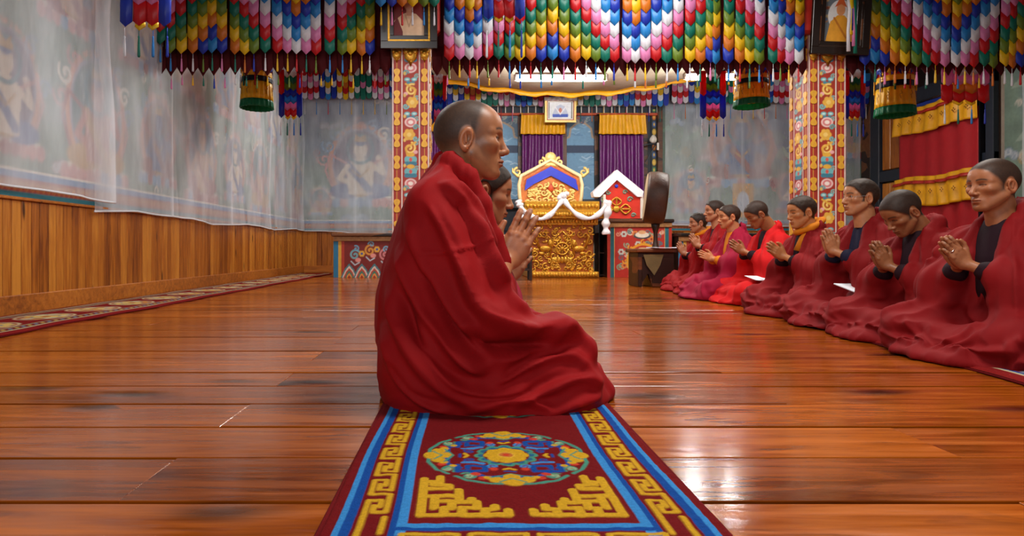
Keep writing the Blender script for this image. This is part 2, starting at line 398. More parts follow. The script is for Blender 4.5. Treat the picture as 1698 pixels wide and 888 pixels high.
# ------------------------------------------------------------------ painted murals behind the veils
TEAL, RED, GOLD, BLUE, CREAM, PINK, GREEN, SKY = (40,120,135), (158,52,40), (196,148,60), (62,88,150), (226,218,200), (206,138,130), (84,124,98), (120,160,196)
def deity(c, cx, cy, h, halo, robe, body, r):
    c.ell(cx, cy + .50*h, .46*h, .56*h, (214,140,96)); c.ell(cx, cy + .50*h, .40*h, .50*h, (150,150,170)); c.ell(cx, cy + .50*h, .37*h, .46*h, halo)
    for k in range(9):
        th = math.pi * (k + .5) / 9; c.curl(cx + .52*h*math.cos(th), cy + .45*h + .60*h*math.sin(th), .10*h, th, 1.2, .03*h, r.choice([GREEN, SKY, CREAM, PINK]))
    c.ell(cx, cy - .02*h, .50*h, .09*h, CREAM)
    for k in range(9): c.ell(cx + (k - 4) * .115*h, cy - .06*h, .062*h, .075*h, r.choice([RED, PINK, SKY]));
    c.ell(cx - .2*h, cy + .10*h, .24*h, .11*h, robe); c.ell(cx + .2*h, cy + .10*h, .24*h, .11*h, robe)
    c.ell(cx, cy + .10*h, .16*h, .08*h, GOLD)
    c.poly([(cx - .17*h, cy + .06*h), (cx + .17*h, cy + .06*h), (cx + .20*h, cy + .50*h), (cx, cy + .60*h), (cx - .20*h, cy + .50*h)], body)
    c.line([(cx - .18*h, cy + .48*h), (cx + .12*h, cy + .12*h)], .10*h, robe)
    c.line([(cx - .18*h, cy + .46*h), (cx - .30*h, cy + .28*h), (cx - .10*h, cy + .20*h)], .075*h, body); c.line([(cx + .18*h, cy + .46*h), (cx + .33*h, cy + .36*h), (cx + .26*h, cy + .58*h)], .075*h, body)
    c.line([(cx - .12*h, cy + .40*h), (cx, cy + .30*h), (cx + .12*h, cy + .42*h)], .025*h, GOLD)
    c.ell(cx, cy + .70*h, .20*h, .22*h, TEAL, r_in=.8); c.ell(cx, cy + .69*h, .10*h, .125*h, body); c.ell(cx, cy + .80*h, .08*h, .06*h, BLUE)
    c.poly([(cx - .09*h, cy + .80*h), (cx - .07*h, cy + .92*h), (cx, cy + .86*h), (cx + .07*h, cy + .92*h), (cx + .09*h, cy + .80*h)], GOLD)
    for sx in (-1, 1): c.line([(cx + sx*.2*h, cy + .5*h), (cx + sx*.42*h, cy + .62*h), (cx + sx*.50*h, cy + .40*h), (cx + sx*.40*h, cy + .18*h)], .035*h, r.choice([RED, GREEN, PINK]))
def mural(w, h, res, figs, seed, sky0=.62):
    r = random.Random(seed); c = Canvas(w, h, res, (112,138,116)); k = vnoise(c.X*1.3, c.Y*2, seed) ; k2 = vnoise(c.X*5, c.Y*6, seed + 9)
    sky = sstep(sky0 - .15, sky0 + .12, c.Y / h + (k - .5) * .5)[..., None]
    c.c = c.c * (1 - sky) + np.array(srgb(74, 98, 138), np.float32) * sky
    c.c *= (0.75 + .5 * k2)[..., None]
    for i in range(int(w * 5)):                                     # hills, clouds, flowers
        x = r.uniform(0, w); yv = r.uniform(.2, h)
        if yv < h * sky0 and i % 2: 
            q = r.uniform(.15, .4); c.poly([(x - q, yv), (x - q*.4, yv + q*.5), (x, yv + q*.9), (x + q*.3, yv + q*.45), (x + q, yv)], r.choice([(120,158,130), (96,130,112), (150,170,150)])); 
        else: c.cloud(x, yv, r.uniform(.06, .12), r.choice([(196,206,208), (170,190,204), (206,184,176)]), r.choice([(120,146,170), (92,120,150), (150,110,110)]), r.randint(3, 6))
    for i in range(int(w * 10)):
        x = r.uniform(0, w); yv = r.uniform(.15, h*.95); c.curl(x, yv, r.uniform(.04, .1), r.uniform(0, 6), r.choice([-1.3, 1.3]), .02, r.choice([GREEN, RED, SKY, CREAM, GOLD]))
    for fx, fy, fh, i in figs: deity(c, fx, fy, fh, [(96,118,150), (104,80,110), (70,110,110), (150,92,70)][i % 4], [RED, BLUE, GOLD, (150,70,50)][i % 4], [(206,160,120), (70,100,150), (190,110,90), (226,206,180)][(i*3) % 4], r)
    c.c = c.c*.80 + .20*np.array(srgb(120, 134, 140), np.float32)
    c.rect(0, w, 0, .045, TEAL); c.rect(0, w, .045, .135, (150,52,34))
    for i in range(int(w / .06)): c.ell(i*.06 + .03, .085, .022, .032, GOLD); c.ell(i*.06 + .03, .075, .012, .016, RED)
    c.rect(0, w, .135, .185, (84,128,176)); c.rect(0, w, .185, .20, CREAM)
    return c
MUR_Z = WT + .022
figs = []
for k in range(9): figs.append((.6 + k * 1.08, .30 + (k % 2) * .08, [.95, .78][k % 2], k)); figs.append((.25 + k * 1.08, 1.45, .8, k + 2)); figs.append((.8 + k * 1.08, 2.4, .7, k + 1))
c = mural(9.6, 3.2, .016, figs, 3, .8)
o = c.plane('mural_painting', PAINT, None, lambda X, Y: (XL + .006 + 0*X, 2.6 + X, MUR_Z + Y)); o.parent = wl
c = mural(3.4, 3.2, .016, [(1.12, .62, 1.35, 1), (.35, .35, .45, 2), (2.2, .4, .6, 3), (2.6, 1.5, .8, 0)], 8)
c.plane('mural_painting', PAINT, wb, lambda X, Y: (XL + X, YB - .006 + 0*X, MUR_Z + Y))
c = mural(3.9, 3.2, .016, [(1.52, 1.0, 1.35, 3), (.55, .42, .72, 0), (2.55, .42, .72, 1), (3.5, 1.5, .9, 2)], 11)
c.rect(1.35, 1.75, .25, .9, (200,150,50)); c.ell(1.55, .55, .12, .2, (190,200,214))
c.plane('mural_painting', PAINT, wb, lambda X, Y: (3.84 + X, YB - .006 + 0*X, MUR_Z + Y))
c = mural(4.4, 3.2, .025, [(.9, .5, .9, 1), (2.2, .5, 1.0, 2), (3.4, .5, 1.0, 3)], 15)
c.plane('mural_painting', PAINT, wr, lambda X, Y: (XR - .006 + 0*X, 9.0 - X, MUR_Z + Y))
tr = MB().box(-3.05, 7.65, YB - .04, YB, WT - .0, WT + .02, .004).build('trim_2', M_PINEX); tag(tr, kind='structure')
# plain boarded dado on the rest of the back wall and on the right wall (mostly hidden)
x = 3.84
while x < XR - .1: MB().box(.0015, .1985, -.022, 0, 0, WT, .004).build('wainscot_board', M_PINE, wb, (x, YB, 0)); x += .2
y = 3.0
while y < YB - .2: MB().box(-.022, 0, .0015, .2485, 0, WT, .004).build('wainscot_board', M_PINE, wr, (XR, y, 0)); y += .25

# ------------------------------------------------------------------ sheer veils
def veil_mat(nm, lo, hi):
    m = bpy.data.materials.new(nm); m.use_nodes = True; nt = m.node_tree; N = nt.nodes; L = nt.links
    b = N['Principled BSDF']; b.inputs['Base Color'].default_value = (.80, .845, .89, 1); b.inputs['Roughness'].default_value = .75; b.inputs['Specular IOR Level'].default_value = .2
    tc = N.new('ShaderNodeTexCoord'); mp = N.new('ShaderNodeMapping'); mp.inputs['Scale'].default_value = (3, 3, .8); L.new(tc.outputs['Object'], mp.inputs[0])
    nz = N.new('ShaderNodeTexNoise'); nz.inputs['Scale'].default_value = 1.3; nz.inputs['Detail'].default_value = 4; L.new(mp.outputs[0], nz.inputs['Vector'])
    at_ = N.new('ShaderNodeAttribute'); at_.attribute_name = 'Col'
    mr = N.new('ShaderNodeMapRange'); L.new(nz.outputs[0], mr.inputs[0]); mr.inputs[1].default_value = .3; mr.inputs[2].default_value = .7; mr.inputs[3].default_value = lo; mr.inputs[4].default_value = hi
    ad = N.new('ShaderNodeMath'); ad.operation = 'ADD'; ad.use_clamp = True; L.new(mr.outputs[0], ad.inputs[0]); L.new(at_.outputs['Fac'], ad.inputs[1])
    tr_ = N.new('ShaderNodeBsdfTransparent'); mx = N.new('ShaderNodeMixShader')
    L.new(ad.outputs[0], mx.inputs[0]); L.new(tr_.outputs[0], mx.inputs[1]); L.new(b.outputs[0], mx.inputs[2])
    L.new(mx.outputs[0], N['Material Output'].inputs['Surface']); return m
M_VEIL = veil_mat('sheer_white_veil', .26, .53); M_VEILB = veil_mat('thin_sheer_veil', .22, .47)
M_HEM = mat('white_veil_hem', srgb(214, 216, 220), rough=.8, noise=.05)
def veil(name, label, p0, p1, nrm, z_hem, z_top, seed, group='sheer veils over the murals', seams=()):
    """cloth from p0 to p1 (XY), hem height a function of t, folds hanging down"""
    p0 = np.array(p0); p1 = np.array(p1); nrm = np.array(nrm); Lw = np.linalg.norm(p1 - p0)
    nx = int(Lw / .03) + 2; ny = 60; t = np.linspace(0, 1, nx); s = np.linspace(0, 1, ny); T, Sg = np.meshgrid(t, s)
    hem = np.array([z_hem(q) for q in t]); Z = hem[None, :] + (z_top - hem[None, :]) * Sg
    U = T * Lw
    w = .5 + .5*np.sin(U*9 + 3*vnoise(U*1.1, Z*.5, seed)) ; d = .030 + .028*w*(1 - .5*Sg) + .05*(vnoise(U*1.4, Z*.8, seed + 5) - .3) + .028*(vnoise(U*6 + Z*1.2, Z*.5, seed + 2))
    d = np.maximum(d, .014); sm = np.zeros_like(U)
    for q in seams: g = np.exp(-((U - q*Lw) / .014)**2); sm += .3*g; d += .012*g
    sm += .06*np.exp(-((vnoise(U*5 + Z*.9, Z*.45, seed + 7) - .5)/.05)**2)
    P = np.zeros((ny, nx, 3)); P[..., 0] = p0[0] + (p1[0]-p0[0])*T + nrm[0]*d; P[..., 1] = p0[1] + (p1[1]-p0[1])*T + nrm[1]*d; P[..., 2] = Z
    root = link(name, grid_mesh(name, P, np.repeat(sm[..., None], 3, -1)), M_VEILB if abs(nrm[1]) > .5 else M_VEIL); tag(root, label, 'curtain', group)
    MB().tube([tuple(q) for q in P[0, ::2]], .009, 6).build('hem', M_HEM, root, smooth=True)
    MB().tube([tuple(P[-1, 0] + 0.0), tuple(P[-1, -1])], .015, 6).build('hanging_rod', M_DARKWOOD, root)
    return root
Zh = lambda *k: (lambda q: float(np.interp(q, np.linspace(0, 1, len(k)), k)))
veil('sheer_veil', 'sheer white veil nearest on the left, hem lifted above the teal painted rail', (XL, 2.7), (XL, 5.42), (1.6, 0), Zh(.90, .885, .88, .87, .875, .855, .845), 3.9, 1, seams=(.985,))
veil('sheer_veil', 'long sheer white veil hanging over the left wall mural down to the pine boards', (XL, 5.2), (XL, 12.05), (1, 0), Zh(.76, .80, .79, .79, .75, .77, .80, .79, .76, .79, .82, .80), 3.9, 4, seams=(.20, .46, .7))
veil('sheer_veil', 'sheer white veil on the back wall behind the left pillar', (XL + .02, YB), (-.75, YB), (0, -1), Zh(.80, .80, .78, .73, .74, .78, .78), 3.9, 9, seams=(.43,))
veil('sheer_veil', 'sheer white veil on the back wall behind the praying row', (3.86, YB), (XR - .08, YB), (0, -1), Zh(.92, .9, .9, .88, .9), 3.9, 14, seams=(.40, .75))
veil('sheer_veil', 'sheer white veil on the right wall beside the red door curtain', (XR, 8.62), (XR, 5.2), (-1, 0), Zh(.85, .83, .85, .84), 3.9, 19)
# ------------------------------------------------------------------ rugs
M_PILE = mat('wool_pile', attr=True, rough=.95, noise=.16, scale=160, bump=.5, bscale=500, spec=.1, sheen=.0)
M_RUGEDGE = mat('rug_edge_wool', srgb(104, 16, 20), rough=.95, noise=.15, bump=.4, bscale=300, spec=.1)
RR, RB, RLB, RY_, RT, RO = (112,16,20), (18,72,150), (56,134,200), (204,156,34), (70,140,120), (196,60,40)
def fret(c, x0, x1, y0, y1, along, p, wd, col):
    """running key fret filling a band"""
    L_ = (y1 - y0) if along == 'y' else (x1 - x0); n = max(1, round(L_/p)); p = L_/n
    for i in range(n):
        for pts in ([(0,0),(0,.70),(.64,.70),(.64,.42)], [(1,1),(1,.20),(.36,.20),(.36,.48)], [(0,1),(1,1)]):
            q = []
            for a, b in pts:
                if along == 'y': q.append((x0 + a*(x1 - x0), y0 + (i + b)*p))
                else: q.append((x0 + (i + b)*p, y0 + a*(y1 - y0)))
            c.line(q, wd, col)
def medallion(c, cx, cy, r):
    def T(a, rr): return (cx + rr*r*math.cos(a), cy + rr*r*math.sin(a))
    for k in range(8):                                               # outer scrolling rim
        a = math.pi/8 + k*math.pi/4
        for da in (-.20, .20):
            x, y = T(a + da, .87); c.curl(x, y, .10*r, a + (2 if da > 0 else -2), (1.1 if da > 0 else -1.1), .052*r, RT); c.curl(x, y, .055*r, a, 1, .03*r, (150,170,130))
        c.line([T(a - .33, .96), T(a - .15, .99), T(a + .15, .99), T(a + .33, .96)], .05*r, RT)
        c.line([T(a - .27, .74), T(a, .80), T(a + .27, .74)], .075*r, RB); x, y = T(a, .86); c.ell(x, y, .055*r, .055*r, RO)
    for k in range(4):                                               # four angular blue knots and red blossoms
        a = math.pi/4 + k*math.pi/2; x, y = T(a, .62); s = .17*r; sx = 1 if math.cos(a) > 0 else -1; sy = 1 if math.sin(a) > 0 else -1
        c.line([(x + sx*s, y - sy*s*.6), (x + sx*s, y + sy*s*.7), (x - sx*s*.9, y + sy*s*.7), (x - sx*s*.9, y - sy*s*.3), (x + sx*s*.3, y - sy*s*.3), (x + sx*s*.3, y + sy*s*.25)], .07*r, RB)
        c.line([(x + sx*s*.6, y - sy*s), (x - sx*s*.2, y - sy*s), (x - sx*s*.8, y - sy*s*.8)], .06*r, RLB); c.ell(x + sx*s*1.3, y - sy*s*.3, .045*r, .045*r, RY_); c.ell(x - sx*s*.2, y + sy*s*1.35, .06*r, .05*r, RO)
        c.curl(x - sx*s*1.5, y - sy*s*.2, .07*r, a, 1.2*sx, .03*r, RLB); c.curl(x + sx*s*.1, y - sy*s*1.6, .07*r, a, 1.2*sy, .03*r, RB)
        c.ell(x - sx*s*1.5, y + sy*s*.4, .05*r, .05*r, RO)
        b = k*math.pi/2; 
        for da, rr, w_ in ((0, .90, .13), (-.20, .86, .09), (.20, .86, .09), (-.33, .82, .055), (.33, .82, .055), (0, .76, .10)): x, y = T(b + da, rr); c.ell(x, y, w_*r, w_*r, RY_)
        c.line([T(b - .30, .80), T(b, .66), T(b + .30, .80)], .03*r, RT); c.line([T(b - .16, .92), T(b, .80), T(b + .16, .92)], .025*r, RT); c.line([T(b - .12, .52), T(b, .48), T(b + .12, .52)], .05*r, RY_); c.line([T(b - .10, .58), T(b + .1, .58)], .035*r, RB)
    for k in range(12): a = k*math.pi/6; x, y = T(a, .31); c.ell(x, y, .09*r, .09*r, RT)
    for k in range(12): a = k*math.pi/6; x, y = T(a, .30); c.ell(x, y, .055*r, .055*r, (40,96,130))
    c.ell(cx, cy, .29*r, .29*r, RR); c.flower(cx, cy, .28*r, 8, RY_, (226,180,60)); c.ell(cx, cy, .09*r, .09*r, (190,110,50)); c.ell(cx, cy, .045*r, .045*r, RO)
def corner_fret(c, x, y, sx, sy):
    sx *= .86; sy *= .95
    w = .0165
    for pts in ([(0,0),(.155,0)], [(0,0),(0,.175)], [(.0,.155),(.035,.155),(.035,.185)], [(0,.12),(.055,.12),(.055,.14),(.02,.14)], [(.0,.085),(.075,.085),(.075,.115)], [(.025,.03),(.025,.06),(.06,.06),(.06,.03),(.045,.03)], [(.025,.06),(.025,.085)], [(.075,.085),(.075,.055),(.10,.055),(.10,.07)], [(.08,0),(.08,.03),(.11,.03),(.11,.055)], [(.125,0),(.125,.025),(.145,.025),(.145,.04)], [(.155,0),(.17,0),(.17,.02)], [(.045,0),(.045,.03)]):
        c.line([(x + sx*a, y + sy*b) for a, b in pts], w, RY_)
RW_, RL_ = .645, 2.7
c = Canvas(RW_, 1.25, .0027, RR); ry0 = .845
for s in (0, 1):
    X0 = lambda a: a if s == 0 else RW_ - a
    for a, b, col in ((.022, .034, RLB), (.034, .050, RB), (.108, .120, RB), (.120, .136, RLB)):
        p, q = sorted((X0(a), X0(b))); y_in = .022 + (a - .022); c.rect(p, q, y_in, 9, col)
for a, b, col in ((.022, .034, RLB), (.034, .050, RB), (.108, .120, RB), (.120, .136, RLB)): c.rect(a, RW_ - a, a + .03, b + .03, col)
fret(c, .062, .097, .19, 1.25, 'y', .098, .0105, RY_); fret(c, RW_ - .097, RW_ - .062, .19, 1.25, 'y', .098, .0105, RY_); fret(c, .11, RW_ - .11, .092, .127, 'x', .098, .0105, RY_)
for sx, x in ((1, .062), (-1, RW_ - .062)): c.line([(x, .19), (x, .092), (x + sx*.05, .092)], .0105, RY_); c.line([(x + sx*.035, .19), (x + sx*.035, .13)], .0105, RY_)
corner_fret(c, .155, .197, 1, 1); corner_fret(c, RW_ - .155, .197, -1, 1)
medallion(c, RW_/2, 1.345 - ry0, .170); medallion(c, RW_/2, 1.815 - ry0, .170)
pile = .0105 + .0022*(vnoise(c.X*60, c.Y*60, 1) - .5)
edge = np.minimum(np.minimum(c.X, RW_ - c.X), c.Y); pile *= sstep(-.004, .008, edge) ; lum = c.c.max(-1); pile += .0012*sstep(.15, .4, lum)
wob = .003*np.sin(c.Y*9)
rug = empty('wool_rug', (.094, ry0, 0)); tag(rug, 'long crimson rug with gold fret border and blue medallion under the main monk', 'rug', 'patterned rugs on the floor')
P = np.stack([c.X - RW_/2 + wob, c.Y, pile + .002], -1); link('patterned_pile', grid_mesh('patterned_pile', P, c.c), M_PILE, rug)
MB().box(-RW_/2 - .004, RW_/2 + .004, -.004, RL_, .0012, .0075, .003).build('backing', M_RUGEDGE, rug)
c2 = Canvas(RW_, RL_ - 1.25, .012, RR)
for a, b, col in ((.022, .05, RB), (.108, .136, RB)): c2.rect(a, b, 0, 9, col); c2.rect(RW_ - b, RW_ - a, 0, 9, col)
fret(c2, .062, .097, 0, RL_ - 1.25, 'y', .098, .0105, RY_); fret(c2, RW_ - .097, RW_ - .062, 0, RL_ - 1.25, 'y', .098, .0105, RY_)
medallion(c2, RW_/2, .195, .170); medallion(c2, RW_/2, .665, .170); medallion(c2, RW_/2, 1.13, .170)
P = np.stack([c2.X - RW_/2, c2.Y + 1.25, .0125 + 0*c2.X], -1); link('patterned_pile', grid_mesh('patterned_pile', P, c2.c), M_PILE, rug)

def runner(name, label, loc, rz, w, l, seed, blue=False):
    r = random.Random(seed); c = Canvas(w, l, .0085, (128,22,22)); cream = (206,190,150)
    for s in (0, 1):
        X0 = lambda a: a if s == 0 else w - a
        for a, b, col in ((.05, .066, cream), (.066, .078, RB if blue else (70,40,40)), (.118, .130, RB if blue else (70,40,40)), (.130, .142, cream)): p, q = sorted((X0(a), X0(b))); c.rect(p, q, 0, l, col)
        for k in range(int(l/.06)): c.line([(X0(.082), k*.06), (X0(.114), k*.06 + .045)], .016, (196,160,80) if k % 2 else (120,130,150))
    k = .38
    while k < l - .2:
        cx = w/2; c.ell(cx, k, .155, .20, cream); c.ell(cx, k, .14, .185, (150,60,40)); c.ell(cx, k, .125, .165, (86,106,130))
        for j in range(10): a = j*math.pi/5; c.ell(cx + .10*math.cos(a), k + .13*math.sin(a), .032, .040, r.choice([(214,180,100), (196,130,60), cream]))
        c.flower(cx, k, .075, 6, (220,186,100), (150,50,40)); k += .52
    o = empty(name, loc, rz); tag(o, label, 'rug', 'patterned rugs on the floor')
    wob = .012*np.sin(c.Y*3.1 + seed) + .007*np.sin(c.Y*8.7)
    hgt = .012 + .006*np.maximum(0, vnoise(c.X*4, c.Y*3, seed) - .3); edge = np.minimum(np.minimum(c.X, w - c.X), np.minimum(c.Y, l - c.Y)); hgt = hgt*sstep(-.008, .012, edge) + .003
    link('patterned_pile', grid_mesh('patterned_pile', np.stack([c.X - w/2 + wob, c.Y, hgt], -1), c.c), M_PILE, o)
    ys = np.linspace(0, l, 90); wv = .012*np.sin(ys*3.1 + seed) + .007*np.sin(ys*8.7); m = MB(); n = len(ys)
    vs = [(-w/2 + a - .005, y, .001) for a, y in zip(wv, ys)] + [(w/2 + a + .005, y, .001) for a, y in zip(wv, ys)] + [(-w/2 + a - .005, y, .006) for a, y in zip(wv, ys)] + [(w/2 + a + .005, y, .006) for a, y in zip(wv, ys)]
    fs = []
    for i in range(n - 1): fs += [(i, i+1, n+i+1, n+i), (2*n+i, 3*n+i, 3*n+i+1, 2*n+i+1), (i, 2*n+i, 2*n+i+1, i+1), (n+i, n+i+1, 3*n+i+1, 3*n+i)]
    fs += [(0, n, 3*n, 2*n), (n-1, 3*n-1, 4*n-1, 2*n-1)]
    m.add(vs, fs).build('backing', M_RUGEDGE, o); return o
runner('runner_rug', 'red runner rug with cream medallions along the left pine wall', (-2.69, 3.19, 0), 0, .62, 8.3, 2)
runner('runner_rug', 'red and blue bordered runner rug under the praying row', (1.58 + .125*1.35 + .37, 1.35, 0), -math.atan(.125), .72, 6.7, 6, True)
# ------------------------------------------------------------------ people: smooth blended solids turned into one surface
def smin(a, b, k):
    h = np.clip(.5 + .5*(b - a)/k, 0, 1); return b*(1 - h) + a*h - k*h*(1 - h)
def smax(a, b, k): return -smin(-a, -b, k)
def s_ell(P, c, r):
    q = [(P[i] - c[i]) / r[i] for i in range(3)]; k0 = np.sqrt(q[0]**2 + q[1]**2 + q[2]**2)
    g = np.sqrt((q[0]/r[0])**2 + (q[1]/r[1])**2 + (q[2]/r[2])**2) + 1e-9
    return k0*(k0 - 1)/g
def s_sph(P, c, r): return np.sqrt((P[0]-c[0])**2 + (P[1]-c[1])**2 + (P[2]-c[2])**2) - r
def s_cap(P, a, b, ra, rb):
    v = [b[i]-a[i] for i in range(3)]; l2 = sum(q*q for q in v) + 1e-12
    t = np.clip(((P[0]-a[0])*v[0] + (P[1]-a[1])*v[1] + (P[2]-a[2])*v[2])/l2, 0, 1)
    return np.sqrt((P[0]-a[0]-t*v[0])**2 + (P[1]-a[1]-t*v[1])**2 + (P[2]-a[2]-t*v[2])**2) - (ra + (rb - ra)*t)
def s_loft(P, tab, pw=2.0):
    """tab rows: z, cx, rx, ry -> body of elliptical sections"""
    tab = sorted(tab); zs = [r[0] for r in tab]; z = P[2]
    cx = np.interp(z, zs, [r[1] for r in tab]); rx = np.interp(z, zs, [r[2] for r in tab]); ry = np.interp(z, zs, [r[3] for r in tab])
    d = ((np.abs(P[0]-cx)/rx)**pw + (np.abs(P[1])/ry)**pw)**(1/pw); d = (d - 1)*np.minimum(rx, ry)
    return smax(smax(d, z - zs[-1], .02), zs[0] - z, .01)
def gridP(lo, hi, h):
    ax = [np.arange(lo[i], hi[i] + h, h, dtype=np.float32) for i in range(3)]
    return np.meshgrid(*ax, indexing='ij'), ax
def sparse(fn, lo, hi, h, k=4):
    """evaluate fn only near its surface"""
    (X, Y, Z), ax = gridP(lo, hi, h); n = X.shape
    cax = [np.arange(lo[i], hi[i] + h*(k + 1), h*k, dtype=np.float32) for i in range(3)]
    C = fn(np.meshgrid(*cax, indexing='ij')).astype(np.float32)
    D = C
    for a in range(3):                                              # linear upsample axis by axis
        t = np.arange(n[a])/k; i0 = np.minimum(t.astype(int), D.shape[a] - 2); fr = (t - i0).astype(np.float32)
        sh = [1, 1, 1]; sh[a] = -1; fr = fr.reshape(sh); D = np.take(D, i0, a)*(1 - fr) + np.take(D, i0 + 1, a)*fr
    m = np.abs(D) < h*k*1.15; D[m] = fn([X[m], Y[m], Z[m]]); return D, ax
def nets(D, ax):
    """surface nets: signed grid -> verts, quads"""
    nx, ny, nz = D.shape; s = D < 0
    corner = [(i, j, k) for i in (0, 1) for j in (0, 1) for k in (0, 1)]
    def sh(A, c): return A[c[0]:nx-1+c[0], c[1]:ny-1+c[1], c[2]:nz-1+c[2]]
    cnt = sum(sh(s, c).astype(np.int8) for c in corner); act = (cnt > 0) & (cnt < 8)
    ci = np.argwhere(act); idx = np.full(act.shape, -1, np.int32); idx[act] = np.arange(len(ci))
    vals = np.stack([D[ci[:,0]+c[0], ci[:,1]+c[1], ci[:,2]+c[2]] for c in corner], 1)
    acc = np.zeros((len(ci), 3)); n = np.zeros(len(ci))
    for a in range(8):
        for b in range(a + 1, 8):
            ca, cb = np.array(corner[a]), np.array(corner[b])
            if np.abs(ca - cb).sum() != 1: continue
            va, vb = vals[:, a], vals[:, b]; m = (va < 0) != (vb < 0); t = np.where(m, va/(va - vb + 1e-20), 0)
            acc += np.where(m[:, None], ca + (cb - ca)*t[:, None], 0); n += m
    p = ci + acc/n[:, None]; h = ax[0][1] - ax[0][0]
    V = np.stack([ax[i][0] + p[:, i]*h for i in range(3)], 1)
    Q = []
    for d in range(3):
        u, v = (d + 1) % 3, (d + 2) % 3
        lo = [slice(1, -1)]*3; lo[d] = slice(0, D.shape[d]-1); hi = list(lo); hi[d] = slice(1, D.shape[d])
        a = s[tuple(lo)]; b = s[tuple(hi)]; e = np.argwhere(a != b)
        if len(e) == 0: continue
        off = np.array([1, 1, 1]); off[d] = 0; e0 = e + off
        def g(du, dv):
            q = e0.copy(); q[:, u] += du; q[:, v] += dv; return idx[q[:,0], q[:,1], q[:,2]]
        quad = np.stack([g(-1,-1), g(0,-1), g(0,0), g(-1,0)], 1)
        inv = ~a[tuple((e).T)]; quad[inv] = quad[inv][:, ::-1]; Q.append(quad)
    Q = np.concatenate(Q); Q = Q[(Q >= 0).all(1)]
    return V, Q
def normals(V, Q):
    a = np.cross(V[Q[:,2]] - V[Q[:,0]], V[Q[:,3]] - V[Q[:,1]]); N_ = np.zeros_like(V)
    for k in range(4): np.add.at(N_, Q[:, k], a)
    return N_/(np.linalg.norm(N_, axis=1, keepdims=True) + 1e-12)
def relax(V, Q, it=1, lam=.5):
    e = np.concatenate([Q[:, [0,1]], Q[:, [1,2]], Q[:, [2,3]], Q[:, [3,0]]])
    for _ in range(it):
        s = np.zeros_like(V); n = np.zeros(len(V)); np.add.at(s, e[:,0], V[e[:,1]]); np.add.at(n, e[:,0], 1); np.add.at(s, e[:,1], V[e[:,0]]); np.add.at(n, e[:,1], 1)
        V = V + lam*(s/np.maximum(n, 1)[:, None] - V)
    return V

